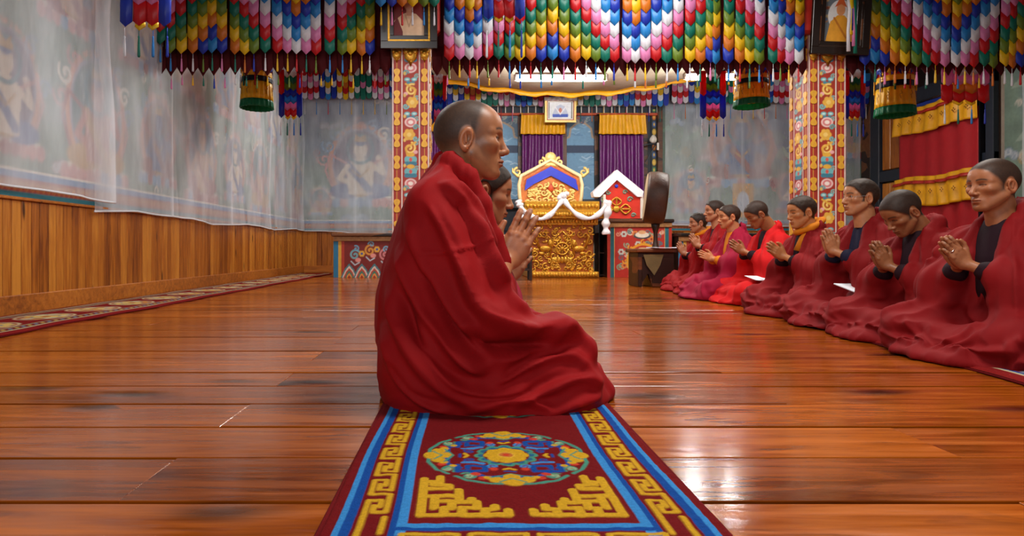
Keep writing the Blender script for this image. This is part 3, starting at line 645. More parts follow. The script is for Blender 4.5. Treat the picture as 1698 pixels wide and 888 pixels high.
SKIN = mat('skin', attr=True, rough=0.42, noise=0.07, scale=60, bump=0.05, bscale=300, sub=0.06, spec=0.45)
def _skin_rough():
    nt = SKIN.node_tree; N = nt.nodes; L = nt.links; a = N.new('ShaderNodeAttribute'); a.attribute_name = 'Col'
    r = N.new('ShaderNodeMapRange'); L.new(a.outputs['Fac'], r.inputs[0]); r.inputs[1].default_value = .015; r.inputs[2].default_value = .10; r.inputs[3].default_value = .58; r.inputs[4].default_value = .42
    L.new(r.outputs[0], N['Principled BSDF'].inputs['Roughness'])
    r2 = N.new('ShaderNodeMapRange'); L.new(a.outputs['Fac'], r2.inputs[0]); r2.inputs[1].default_value = .015; r2.inputs[2].default_value = .08; r2.inputs[3].default_value = .24; r2.inputs[4].default_value = .45; L.new(r2.outputs[0], N['Principled BSDF'].inputs['Specular IOR Level'])
_skin_rough()
def head_sdf(P, f):
    """head in its own frame: x forward, z up, eyes at z=0. f: dict of face proportions"""
    x, y, z = P; ay = np.abs(y); A = [x, ay, z]; w = f.get('w', 1.0); jw = f.get('jaw', 1.0)
    d = s_ell(P, (-.014, 0, .036), (.097, .0765*w, .083))
    d = smin(d, s_ell(P, (-.045, 0, .012), (.066, .066*w, .068)), .03)                       # back of the skull
    d = smin(d, s_ell(P, (.030, 0, .030), (.060, .063*w, .060)), .03)                        # forehead
    d = smin(d, s_ell(P, (.026, 0, -.034), (.060, .060*w, .078)), .03)                       # face
    d = smin(d, s_cap(A, (.004, .052*w*jw, -.052), (.058, .018*jw, -.100), .020, .017), .03)      # jaw line
    d = smin(d, s_sph(P, (.071, 0, -.101), .0165*f.get('chin', 1)), .022)                                     # chin
    d = smin(d, s_ell(A, (.052, .040*w, -.020), (.030, .026, .022)), .016)                   # cheekbone
    d = smin(d, s_cap(A, (.079, .012, .0175), (.060, .052*w, .0165), .0085, .0075), .014)    # brow
    d = smin(d, s_ell(P, (.066, 0, -.070), (.029, .030, .030)), .012)                        # mouth barrel
    d = smax(d, -s_ell(A, (.098, .031, .000), (.023, .019, .0105)), .014)                    # eye socket
    d = smin(d, s_sph(A, (.0665, .031, -.001), .0148), .004)                                 # lidded eye
    d = smin(d, s_cap(A, (.0815, .017, .0050), (.0745, .046, .0035), .0028, .0026), .003)    # upper lid fold
    nb = f.get('nose', 1.0)
    d = smin(d, s_cap(P, (.084, 0, .008), (.1035*1.0, 0, -.033), .0075, .0105*nb), .011)         # nose
    d = smin(d, s_sph(P, (.1065, 0, -.0365), .0098*nb), .008)
    d = smin(d, s_ell(A, (.0945, .0135*nb, -.0405), (.0105, .0075, .0080)), .006)            # wing
    d = smax(d, -s_ell(A, (.0990, .0065, -.0490), (.0050, .0032, .0035)), .003)              # nostril
    d = smin(d, s_cap(A, (.0945, .004, -.0655), (.0825, .0225, -.0700), .0056, .0034), .005) # upper lip
    d = smin(d, s_cap(A, (.0915, .000, -.0775), (.0815, .0195, -.0735), .0066, .0036), .005) # lower lip
    d = smax(d, -s_cap(A, (.1010, .000, -.0713), (.0850, .0235, -.0722), .0024, .0016), .002) # mouth line
    d = smax(d, -s_ell(P, (.096, 0, -.0885), (.012, .018, .0052)), .008)                     # under the lip
    # ear: tilted shell with a hollow
    e = f.get('ear', 1.0); ex = x + .012; ez = z + .012; ey = ay - .0755*w; ca, sa = math.cos(.22), math.sin(.22)
    qx = ca*ex + sa*ez*-1; qz = sa*ex + ca*ez; E = [qx*1.0, ey - .22*(-qx), qz]
    ear = s_ell(E, (0, .006, 0), (.0185*e, .0085, .0320*e)); ear = smin(ear, s_ell(E, (.004, .002, -.027*e), (.0085, .007, .0095)), .006)
    hol = s_ell(E, (.003, .0135, -.001), (.0120*e, .0100, .0215*e)); ear = smax(ear, -hol, .004)
    ear = smin(ear, s_cap(E, (.002, .0068, -.010), (-.004, .0075, .014), .0032, .0030), .003)
    ear = smin(ear, s_sph(E, (.0125*e, .0035, -.006), .0048), .004)
    d = smin(d, ear, .006)
    return d
def rotm(pitch, yaw, roll=0.0):
    return np.array(Matrix.Rotation(yaw, 3, 'Z') @ Matrix.Rotation(pitch, 3, 'Y') @ Matrix.Rotation(roll, 3, 'X'))
def hand_sdf(P, side, th=0.0, spread=0.0):
    """praying hand. local u (thumb->little finger), w (outward), v (wrist->tips); side=+1: w>0"""
    u, w, v = P[0], P[1]*side, P[2]; Q = [u, w, v]
    d = s_ell(Q, (.0, .0135, .050), (.043, .0165, .058)); d = smin(d, s_cap(Q, (-.020, .014, .018), (-.022, .0125, .085), .0125, .0115), .012); d = smin(d, s_cap(Q, (.020, .013, .015), (.027, .0115, .082), .0125, .0105), .012)
    fin = [(-.0285, .090, .074, .0092), (-.0090, .096, .081, .0095), (.0108, .093, .075, .0090), (.0290, .083, .059, .0080)]
    for i, (fu, fv, ln, r) in enumerate(fin):
        s = spread*(i - 1.3); tu = fu + s*ln + .0012*(i - 1.5); cv = .0030
        a = (fu, .0118, fv - .012); k1 = (fu*.9 + tu*.1 + s*.1*ln, .0140, fv + ln*.10); k2 = (fu + (tu - fu)*.55, .0125, fv + ln*.52); k3 = (fu + (tu - fu)*.8, .0105, fv + ln*.78); tip = (tu, .0088, fv + ln - r)
        g = smin(s_cap(Q, a, k1, r*1.02, r*1.06), s_cap(Q, k1, k2, r*1.03, r*.98), .004); g = smin(g, s_cap(Q, k2, k3, r*1.0, r*.90), .003); g = smin(g, s_cap(Q, k3, tip, r*.90, r*.78), .003)
        g = smin(g, s_sph(Q, (k2[0], k2[1] + .0018, k2[2]), r*.92), .003)
        d = smin(d, g, .0045)
        d = smin(d, s_sph(Q, (fu, .0205, fv - .006), .0068), .008)                             # knuckle
    t0 = (-.030, .014, .026); t1 = (-.049 - .01*th, .012, .056); t2 = (-.056 - .02*th, .0105, .082); t3 = (-.055 - .02*th, .0095, .103)
    g = smin(s_cap(Q, t0, t1, .0150, .0115), s_cap(Q, t1, t2, .0112, .0098), .005); g = smin(g, s_cap(Q, t2, t3, .0100, .0078), .003); d = smin(d, g, .010)
    return d
def skin_col(V, base):
    k = vnoise(V[:,0]*38, V[:,1]*38, V[:,2]*38); k2 = vnoise(V[:,0]*120, V[:,1]*120, V[:,2]*120)
    c = np.array(base, np.float32)[None, :]*(.90 + .14*k + .08*k2)[:, None]; return c
def build_head(f, h, base, hair):
    """-> verts in head frame, quads, colours. hair: dict(kind, col)"""
    lo = (-.125, -.11, -.20); hi = (.128, .11, .130); hk = hair.get('thick', 0.0)
    def hairline(x, ay, z):                    # >0 inside the scalp
        front = hair.get('front', .070)
        line = np.where(x > .0, z - (hair.get('ha', front - .10) + hair.get('hb', 1.25)*np.clip(x, 0, .1) - .18*np.clip(ay - .045, 0, .1)), z + .040 + .62*np.clip(-x - .02, 0, .05)*1.0 - .9*np.clip(x + .03, 0, .03))
        burn = np.minimum(np.minimum(x + .005, .030 - x), z + .034)*.9
        return np.maximum(line, np.where(ay > .045, burn, -1))
    def earmask(x, ay, z):
        q = ((x + .010)/.025)**2 + ((z + .012)/.040)**2; return np.where(ay > .068*f.get('w', 1), sstep(.75, 1.25, q), 1.0)
    def fn(P):
        D = head_sdf(P, f); x, y, z = P
        nk = s_cap(P, (-.030, 0, -.040), (f.get('nx', -.060), 0, -.22), .0535*f.get('nk', 1), .060*f.get('nk', 1)); nk = smin(nk, s_cap(P, (.008, 0, -.085), (-.02, 0, -.20), .030, .038), .03); D = smin(D, nk, .016)
        if hk:
            m = sstep(-.004, .010, hairline(x, np.abs(y), z))*earmask(x, np.abs(y), z)
            D = D - hk*m*(1 - .5*sstep(.03, -.05, z))*(0.75 + .5*vnoise(x*60, y*60, z*60)*m)
        return D
    D, ax = sparse(fn, lo, hi, h)
    V, Q = nets(D, ax); V = V.astype(np.float64); V = relax(V, Q, 1, .35)
    x, y, z = V.T; ay = np.abs(y); c = skin_col(V, base)
    def mix(m, col): nonlocal c; m = np.clip(m, 0, 1)[:, None]; c = c*(1 - m) + np.array(col, np.float32)*m
    red = np.array(base)*np.array((1.10, .82, .75))
    mix(.35*np.exp(-((x-.055)**2 + (ay-.042)**2 + (z+.035)**2)/.020**2), red); mix(.35*np.exp(-((x-.108)**2 + y*y + (z+.036)**2)/.014**2), red)
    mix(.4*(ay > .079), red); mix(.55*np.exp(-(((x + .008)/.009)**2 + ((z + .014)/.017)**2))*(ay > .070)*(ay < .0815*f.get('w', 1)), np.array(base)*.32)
    mix(.12*np.exp(-((x-.06)**2 + ay**2*.5 + (z+.095)**2)/.03**2), (base[0]*.5, base[1]*.55, base[2]*.6))
    lip = np.exp(-((z + .0715)/.0085)**2)*(x > .076)*(ay < .0245); mix(.75*lip, (base[0]*.78, base[1]*.50, base[2]*.52))
    mix(.9*np.exp(-((z + .0716)/.0016)**2)*(x > .078)*(ay < .0225), (base[0]*.18, base[1]*.14, base[2]*.14))
    zb = .0205 + f.get('brow', 0) + .0035*np.sin(np.clip((ay - .012)/.038, 0, 1)*math.pi) - .10*np.clip(ay - .042, 0, .02)
    mix(.92*np.exp(-((z - zb)/.0040)**2)*sstep(.009, .014, ay)*sstep(.056, .047, ay)*(x > .03), np.array(hair['col'])*1.1)
    ec = f.get('eye', .0027); eo = np.abs(ay - .031)
    mix(.95*np.exp(-((z - .0010 + .9*eo*eo*18)/(ec + .0002))**2)*sstep(.0165, .0125, eo)*(x > .055), (.012, .008, .007))
    mix(.55*np.exp(-((z - .0062 + .9*eo*eo*18)/.0012)**2)*sstep(.0175, .0135, eo)*(x > .055), (.03, .02, .015))
    mix(.5*np.exp(-((z + .0025)/(ec*.8))**2)*sstep(.012, .009, eo)*sstep(.0045, .006, eo)*(x > .06)*f.get('white', .35), (.55, .48, .42))
    so = hair.get('soft', 1.0); m = sstep(-.007*so, .009*so, hairline(x, ay, z) + .006*(vnoise(x*70, y*70, z*70) - .5))*earmask(x, ay, z); sp = .94 + .06*vnoise(x*240, y*240, z*240)
    mix(m*hair.get('cover', .93)*sp, np.array(hair['col']))
    return V, Q, c
def arms_mesh(h, base, wrist, tilt, elbowR, elbowL, thumb=0.0, spread=0.02, yaw=0.0, r=1.0, size=1.0):
    """two pressed hands with forearms; wrist (x,y,z), tilt forward angle"""
    ca, sa = math.cos(tilt), math.sin(tilt)
    U = np.array((ca, 0, -sa)); Vv = np.array((sa, 0, ca)); Wv = np.array((0, 1, 0.0))
    Rz = np.array(Matrix.Rotation(yaw, 3, 'Z')); U, Vv, Wv = Rz @ U, Rz @ Vv, Rz @ Wv
    wr = np.array(wrist)
    corners = [wr + U*a*size + Vv*b*size + Wv*c_*size for a in (-.075, .06) for b in (-.02, .195) for c_ in (-.045, .045)]
    fR = wr + (np.array(elbowR) - wr)*.75; fL = wr + (np.array(elbowL) - wr)*.75
    pts = np.array(corners + [fR + .045, fR - .045, fL + .045, fL - .045]); 
    def fn(P):
        d = [P[i] - wr[i] for i in range(3)]; loc = [(d[0]*B[0] + d[1]*B[1] + d[2]*B[2])/size for B in (U, Wv, Vv)]; D = None
        for side, el in ((-1, elbowR), (1, elbowL)):
            g = hand_sdf(loc, side, thumb, spread)*size; w0 = wr + (Wv*side*.017 + Vv*.012)*size; e = np.array(el)
            w1 = w0 + (e - w0)*.35; g = smin(g, s_cap(P, w0, w1, .0235*size, .029*size), .018); g = smin(g, s_cap(P, w1, w0 + (e - w0)*.70, .029*size, .034*size), .02)
            D = g if D is None else np.minimum(D, g)
        return D
    D, ax = sparse(fn, pts.min(0), pts.max(0), h)
    V, Q = nets(D, ax); V = relax(V.astype(np.float64), Q, 1, .3); c = skin_col(V, base)
    l = [((V - wr) @ B)/size for B in (U, Wv, Vv)]
    tip = sstep(.150, .175, l[2]); c = c*(1 - .25*tip[:, None]*np.array((0, .25, .3))) 
    kn = np.exp(-((l[2] - .135)/.006)**2)*(np.abs(l[1]) > .014); c *= (1 - .22*kn)[:, None]
    for (fu, fv, ln, r_) in [(-.0285, .090, .074, .0092), (-.0090, .096, .081, .0095), (.0108, .093, .075, .0090), (.0290, .083, .059, .0080)]:
        nl = np.exp(-((l[0] - fu - spread*0)/.006)**2 - ((l[2] - (fv + ln - .012))/.007)**2)*(np.abs(l[1]) > .0125); c = c*(1 - .6*nl[:, None]) + np.array((.52, .33, .25))*.6*nl[:, None]
    return V, Q, c
def merge(parts):
    v = []; q = []; c = []; n = 0
    for V, Q, C in parts: v.append(V); q.append(Q + n); c.append(C); n += len(V)
    return np.concatenate(v), np.concatenate(q), np.concatenate(c)
def cloth(name, rgb, sheen=0): return mat(name, srgb(*rgb), rough=.78, noise=.10, scale=9, bump=.10, bscale=420, sheen=sheen, spec=.2)
M_ROBE = cloth('crimson_robe_wool', (144, 6, 11)); M_ROBE2 = cloth('maroon_robe_wool', (124, 8, 13)); M_BRIGHT = cloth('bright_red_robe', (190, 14, 18)); M_PINKR = cloth('raspberry_robe', (150, 14, 48))
M_DARKSHIRT = cloth('dark_plum_shirt', (34, 12, 22)); M_NAVY = cloth('navy_shirt', (28, 28, 52)); M_ORANGE = cloth('orange_scarf', (206, 120, 20))
M_METAL = mat('silver_metal', (.8, .8, .8), rough=.25, metal=1.0, noise=.03)
HAIRC = (.010, .0075, .0065)

def ridges(V, lines):
    """sum of cloth ridges: each line = (points [(x,y,z)...], width, height)"""
    out = np.zeros(len(V))
    for pts, w, a in lines:
        d2 = np.full(len(V), 1e9); p = np.asarray(pts, float)
        for i in range(len(p) - 1):
            v = p[i+1] - p[i]; t = np.clip(((V - p[i]) @ v)/(v @ v + 1e-9), 0, 1); q = V - p[i] - t[:, None]*v; d2 = np.minimum(d2, (q*q).sum(1))
        out += a*np.exp(-d2/(w*w))
    return out
def folds(V, seed, amp, axis_x=0.0, lowz=.20):
    """hanging folds on the upper cloth, swagging folds in the lap"""
    x, y, z = V.T; th = np.arctan2(y, x - axis_x); r = np.hypot(x - axis_x, y)
    wv = vnoise(x*5 + seed, y*5, z*4)
    a = vnoise(th*3.6 + 1.1*wv + seed*1.7, z*2.0 + .6*np.abs(th), seed + .5); a = 1 - np.abs(2*a - 1)*1.6
    b = vnoise(th*8 + 1.5*wv, z*4.0, seed + 3.5); b = 1 - np.abs(2*b - 1)*1.6
    up = a*.75 + b*.35
    c_ = vnoise(x*5 + y*3 + seed, y*7 - x*4 + 1.2*wv, z*13 + 2*wv + r*3); c_ = 1 - np.abs(2*c_ - 1)*1.7
    d_ = vnoise(x*12 + seed, y*13 + z*6, z*20 + x*6); d_ = 1 - np.abs(2*d_ - 1)*1.6
    lo = c_*.8 + d_*.35; t = sstep(lowz - .07, lowz + .07, z)
    return amp*(up*t + lo*(1 - t) - .25)
def finish(name, fn, lo, hi, h, m, parent, disp=None, sm=1, after=1):
    D, ax = sparse(fn, lo, hi, h); V, Q = nets(D, ax); V = relax(V.astype(np.float64), Q, sm, .5)
    if disp is not None: V = V + normals(V, Q)*disp(V)[:, None]; V = relax(V, Q, after, .3)
    V[:, 2] = np.maximum(V[:, 2], .004)
    return link(name, mesh_np(name, V, Q, True), m, parent)

def monk(label, loc, face, P):
    """a seated monk in prayer: Empty at the seat > body (one skin surface), robe, shirt ... ; x forward in his own frame"""
    seed = P.get('seed', 1.0); h = P.get('res', .010); hh = P.get('hres', .0036); base = srgb(*P.get('skin', (158, 104, 72)))
    hx, hz = P.get('hx', .12), P['hz']; pitch, yaw = P.get('pitch', 0), P.get('yaw', 0); zs = P.get('zs', hz - .180); lean = P.get('lean', hx - .06)
    root = empty('person', loc, face); tag(root, label, 'person', P.get('group', 'monks praying in the right-hand row'))
    # skin
    Rm = rotm(pitch, yaw); f = P.get('face', {}); V, Q, c = build_head(f, hh, base, P.get('hair', dict(col=HAIRC, cover=.985)))
    V = V*P.get('hs', .90) @ Rm.T + np.array((hx, P.get('hy', 0), hz))
    parts = [(V, Q, c)]
    wr = P.get('wrist', (.26, 0, hz - .34)); tilt = P.get('tilt', .6); el = (.07 + lean*.4, .23, zs - .27)
    A = arms_mesh(P.get('ares', .0032), base, wr, tilt, (el[0], -el[1], el[2]), el, P.get('thumb', .4), P.get('spread', .03), P.get('hyaw', 0), size=P.get('hsize', .86)); parts.append(A)
    tor = [(.05, -.02, .12, .15), (.25, lean*.3, .10, .13), (zs - .04, lean*.9, .08, .14), (zs + .03, lean, .05, .06)]
    D, ax = sparse(lambda q: smin(s_loft(q, tor), smin(s_cap([q[0], np.abs(q[1]), q[2]], (0, .09, .11), (.27, .24, .09), .07, .05), s_cap([q[0], np.abs(q[1]), q[2]], (.27, .24, .08), (.26, .0, .07), .05, .04), .03), .03), (-.2, -.32, 0), (.36, .32, zs + .06), .02, 2)
    Vt, Qt = nets(D, ax); parts.append((Vt, Qt, skin_col(Vt, base)))
    V, Q, c = merge(parts); link('body', mesh_np('body', V, Q, True, c), SKIN, root)
    # robe
    W = P.get('wide', 1.0); op = P.get('open', .066); kn = P.get('knee', .255); kf = P.get('kfwd', .30)
    tab = [(-.03, -.03, .21, .25*W), (.10, -.03, .205, .255*W), (.26, lean*.25 - .01, .175, .245*W), (zs - .17, lean*.55 - .005, .150, .232*W), (zs - .06, lean*.85 - .015, .122, .208*W), (zs + .005, lean - .02, .098, .140*W), (zs + .05, lean - .018, .082, .092), (zs + .105, lean - .012, .066, .068)]
    sh = (lean*.9, .170*W, zs - .055); elb = (el[0] + .015, el[1]*W + .02, el[2] + .01); w0 = np.array((wr[0] + .012*math.sin(tilt), .017, wr[2] + .012*math.cos(tilt))); elv = np.array(el); slv = tuple(w0 + (elv - w0)*.42)
    def robe(q, upper=True):
        A = [q[0], np.abs(q[1]), q[2]]
        d = s_loft(q, tab)
        d = smin(d, smin(s_cap(A, sh, elb, .072, .078), s_cap(A, elb, slv, .080, .060), .04), .045)
        d = smin(d, s_cap(A, elb, (.06, .24*W, .10), .070, .10), .05)
        d = smin(d, s_cap(A, (el[0] + .08, .185, el[2] + .03), (.20, .175, .13), .066, .085), .06); d = smin(d, s_cap(A, (lean*.6 + .09, .135, zs - .12), (.185, .14, zs - .27), .045, .05), .05)
        low = smin(s_cap(A, (.0, .10, .10), (kf, kn*W, .085), .125, .095), s_cap(A, (kf + .01, kn*W - .02, .07), (kf + .02, .0, .06), .085, .075), .06)
        low = smin(low, s_ell(q, (.15, 0, .012), (.34 + (kf - .30), .375*W, .055)), .05)
        d = smin(d, low, .06)
        cut = s_cap(q, (lean*.4 + .19, 0, zs - .30), (lean + .075, 0, zs + .03), op, op*.78); cut = np.minimum(cut, s_cap(q, (lean + .06, 0, zs + .0), (lean + .02, 0, zs + .12), op*.75, .082))
        d = smax(d, -cut, .018)
        e_ = [(lean - .070, 0, zs + .100), (lean - .035, .068, zs + .078), (lean + .030, .080, zs + .022), (lean*.8 + .095, op + .012, zs - .10), (lean*.5 + .15, op + .022, zs - .20), (lean*.3 + .195, op + .045, zs - .29), (.235, op + .075, .17)]
        for a_, b_ in zip(e_[:-1], e_[1:]): d = smin(d, s_cap(A, a_, b_, .021, .021), .016)
        return smax(d, -q[2], .004)
    fl_ = P.get('folds', [])
    def disp(V):
        e = folds(V, seed, P.get('amp', .026), lean*.3)
        cutd = np.exp(-((V[:, 2] - zs - .03)/.05)**2); e *= (1 - .5*cutd)
        rj = random.Random(int(seed*10)); ln = []
        for sd in (-1, 1):
            for k in range(5):
                y0 = .07 + .03*k; j = lambda a: rj.uniform(-a, a)
                ln.append(([(lean - .03 + j(.02), sd*y0, zs + .05 - .02*k), (lean*.7 + .06 + .012*k + j(.02), sd*(y0 + .045), zs - .12), (.12 + j(.03), sd*(y0 + .075), zs - .28), (.17 + j(.04), sd*(y0 + .09), .15)], .011 + rj.uniform(0, .006), .019))
            for k in range(6):
                ln.append(([(-.05 + .05*k + j(.03), sd*(.27 - .02*k), .22 + j(.03)), (.10 + .05*k, sd*(.30 + j(.03)), .14 + j(.04)), (.30 + .02*k, sd*(.16 + .04*k + j(.03)), .10 + j(.04)), (.40, sd*(.02 + .03*k), .05 + j(.02))], .011 + rj.uniform(0, .007), .023))
        e = e + ridges(V, ln)
        if fl_: e = e + ridges(V, fl_)
        return e
    ro = finish('robe', robe, (-.30, -.48*W - .02, -.01), (.56 + (kf - .3), .48*W + .02, zs + .13), h, P.get('robe', M_ROBE2), root, disp, after=0)
    st = [(.10, lean*.2 + .02, .10, .16), (.28, lean*.35 + .035, .105, .165), (zs - .12, lean*.65 + .02, .096, .160), (zs - .02, lean*.95, .078, .115), (zs + .025, lean + .005, .060, .066), (zs + .045, lean + .015, .054, .058)]
    def shirt(q):
        A = [q[0], np.abs(q[1]), q[2]]; d = s_loft(q, st); fr = tuple(w0 + (elv - w0)*.26)
        return smin(d, s_cap(A, el, fr, .056, .043), .03)
    finish('shirt', shirt, (-.16, -.30, .08), (.40, .30, zs + .09), max(h, .009), P.get('shirt', M_DARKSHIRT), root, lambda V: folds(V, seed + 4, .006))
    if P.get('scarf'):
        sc = [(lean + .002 + .070*math.cos(t), .072*math.sin(t), zs + .085 - .040*math.cos(t)) for t in np.linspace(-2.9, 2.9, 18)] 
        sc += [(lean + .075, .04, zs + .0), (lean + .10, .03, zs - .09)]
        b = MB().tube(sc, [.022 + .006*math.sin(i*1.7) for i in range(len(sc))], 8, flat=1.4).build('scarf', P['scarf'], root, smooth=True)
    if P.get('glasses'):
        def hp(p): return tuple(Rm @ (np.array(p)*P.get('hs', .90)) + np.array((hx, 0, hz)))
        g = empty('glasses', (0, 0, 0), 0, root); g.parent = root
        for s_ in (-1, 1):
            MB().tube([hp((.088 - .012*(1 - math.cos(t))*.5, s_*.033 + .021*math.cos(t), -.006 + .016*math.sin(t))) for t in np.linspace(0, 2*math.pi, 15)], .0013, 5).build('lens_rim', M_METAL, g)
            MB().tube([hp((.078, s_*.054, -.003)), hp((.06, s_*.074, .0)), hp((-.005, s_*.080, .004))], .0013, 5).build('temple_arm', M_METAL, g)
        MB().tube([hp((.090, -.013, -.004)), hp((.095, 0, -.001)), hp((.090, .013, -.004))], .0013, 5).build('bridge', M_METAL, g)
    if P.get('ring'):
        ca, sa = math.cos(tilt), math.sin(tilt)
        cx_, cv_ = .0108, .104; p = np.array(wr) + np.array((ca, 0, -sa))*cx_*.86 + np.array((sa, 0, ca))*cv_*.86 + np.array((0, 1, 0))*.0118
        vv = np.array((sa, 0, ca)); uu = np.array((ca, 0, -sa)); ww = np.array((0, 1, 0))
        MB().tube([tuple(p + (uu*math.cos(t) + ww*math.sin(t))*.0105) for t in np.linspace(0, 2*math.pi, 13)], .0018, 6).build('ring', M_METAL, root)
    return root
def row_monk(label, px, py, s, P):
    """head seen at (px,py) with s pixels per metre there"""
    Y = F/s; hX = (px - CX)/s; P['hz'] = EYE + (CY - py)/s; hx = P.get('hx', .12); fa = math.pi + P.get('turn', 0.0)
    return monk(label, (hX - hx*math.cos(fa), Y - hx*math.sin(fa), 0), fa, P)
SH = dict(col=(.016, .012, .010), cover=.95, soft=1.6); SHORT = dict(col=(.008, .0065, .006), cover=.98, thick=.006, front=.064); SHORTER = dict(col=(.012, .009, .008), cover=.96, soft=1.4, thick=.0035, front=.066)
row_monk('monk in maroon robe nearest on the right, ring on finger, lips closed', 1645, 306, 405, dict(res=.0062, hres=.0028, ares=.0024, seed=1.3, hx=.13, turn=.12, yaw=.0, pitch=.05, tilt=.75, wrist=(.26, 0, .385), ring=True, hair=SH, skin=(160, 100, 64), face=dict(w=1.04, jaw=1.1), wide=1.0, kfwd=.265))
row_monk('monk with deeply bowed shaved head, second from the right edge', 1494, 352, 330, dict(res=.0072, hres=.0032, ares=.0028, seed=2.1, hx=.20, lean=.09, zs=.50, pitch=.62, tilt=.55, wrist=(.28, 0, .36), hair=SHORTER, skin=(144, 90, 56), turn=.1))
row_monk('monk wearing thin-rimmed glasses and navy shirt', 1425, 327, 283, dict(res=.008, hres=.0034, ares=.0030, seed=3.4, hx=.12, turn=.05, pitch=-.02, tilt=.35, wrist=(.28, 0, .43), hair=SHORT, glasses=True, shirt=M_NAVY, skin=(178, 118, 78), open=.072))
row_monk('monk with orange scarf around the neck and dark shirt beside the painted pillar', 1328, 351, 240, dict(res=.009, hres=.0036, ares=.0034, seed=4.7, hx=.14, pitch=.16, tilt=.95, wrist=(.27, 0, .40), hair=SHORT, scarf=M_ORANGE, skin=(188, 124, 76), turn=.1))
row_monk('monk in bright red robe with bowed head', 1254, 355, 197, dict(res=.010, hres=.004, ares=.0038, seed=5.2, hx=.19, lean=.08, zs=.56, pitch=.55, tilt=.95, wrist=(.30, 0, .43), hair=SHORTER, robe=M_BRIGHT, skin=(154, 94, 56), kfwd=.36))
row_monk('monk in raspberry pink robe over an orange collar', 1208, 359, 180, dict(res=.0105, hres=.004, ares=.0042, seed=6.6, hx=.12, pitch=.1, tilt=1.15, wrist=(.27, 0, .36), hair=SHORT, robe=M_PINKR, shirt=M_ORANGE, skin=(192, 126, 84), kfwd=.36))
row_monk('tall young monk in red, second from the far end of the row', 1184, 350, 166, dict(res=.0105, hres=.0042, ares=.0045, seed=7.1, hx=.11, pitch=0, tilt=.6, wrist=(.27, 0, .48), hair=SHORT, robe=M_ROBE, skin=(172, 112, 78)))
row_monk('small boy monk at the far end of the row, orange scarf', 1157, 369, 152, dict(res=.0105, hres=.0042, ares=.0045, seed=8.3, hx=.12, pitch=.08, tilt=.5, wrist=(.27, 0, .40), hair=SHORT, robe=M_ROBE, scarf=M_ORANGE, skin=(166, 108, 76)))
# the companion half hidden behind the main figure
monk('young monk kneeling behind the main monk, only face and hands showing', ((806 - CX)/428 - .14, F/428, 0), 0.0, dict(group='monks praying on the middle rug', hz=EYE + (CY - 318)/428, hres=.003, ares=.0028, res=.011, seed=9.0, hx=.14, pitch=.20, tilt=.62, wrist=(.215, 0, .335), hair=SHORT, robe=M_PINKR, skin=(166, 108, 74), hsize=.95, hs=1.0))
# ------------------------------------------------------------------ the main figure, in profile on the middle rug
MX, MY = 0.06, 1.95; MS = F/MY
def mp(px, py, dy=0.0):
    k = (MY + dy)/F; return np.array(((px - CX)*k - MX, dy, EYE - (py - CY)*k))
def mp2(px, py): return mp(px, py, 0.0)
mm = empty('person', (MX, MY, 0)); tag(mm, 'large monk in crimson robe in profile, praying on the middle rug', 'person', 'monks praying on the middle rug')
base = srgb(164, 105, 69)
hc = mp(782, 231); V, Q, c = build_head(dict(w=1.0, chin=1.1, nose=.92, eye=.0042, brow=.005, nx=-.075, nk=1.02, ear=1.08), .0021, base, dict(col=(.024, .018, .015), cover=.93, front=.064, ha=-.066, hb=3.6, soft=8.0))
V = V*1.01; V = V @ rotm(.03, -.06).T + hc
wr_ = mp(838, 437); tilt_ = .50
A = arms_mesh(.0019, srgb(176, 112, 75), wr_, tilt_, tuple(mp(790, 520, -.22)), tuple(mp(790, 520, .22)), .25, .05, size=1.07)
tor = [(.05, -.10, .12, .15), (.30, -.10, .11, .14), (.52, -.07, .09, .15), (.60, -.06, .05, .06)]
D, ax = sparse(lambda q: smin(s_loft(q, tor), smin(s_cap([q[0], np.abs(q[1]), q[2]], (-.05, .09, .12), (.22, .17, .10), .07, .05), s_cap([q[0], np.abs(q[1]), q[2]], (.22, .17, .08), (.26, .0, .07), .05, .04), .03), .03), (-.25, -.3, 0), (.36, .3, .64), .02, 2)
Vt, Qt = nets(D, ax)
V, Q, c = merge([(V, Q, c), A, (Vt, Qt, skin_col(Vt, base))]); link('body', mesh_np('body', V, Q, True, c), SKIN, mm)
rows = [(262, 728, 776, .070), (280, 715, 784, .105), (300, 700, 792, .150), (322, 684, 799, .188), (345, 671, 805, .205), (390, 655, 818, .215), (440, 640, 832, .225), (490, 628, 852, .235), (540, 625, 880, .245), (590, 632, 900, .255), (640, 638, 915, .262), (672, 642, 920, .265)]
mtab = []
for py, l, r, ry in rows:
    a, b = mp(l, py), mp(r, py); mtab.append((a[2], (a[0]+b[0])/2, (b[0]-a[0])/2, ry))
na, nb_ = mp(727, 262), mp(812, 372); nd = (nb_ - na)/np.linalg.norm(nb_ - na); nn = np.array((-nd[2], 0, nd[0]));
if nn[2] < 0: nn = -nn
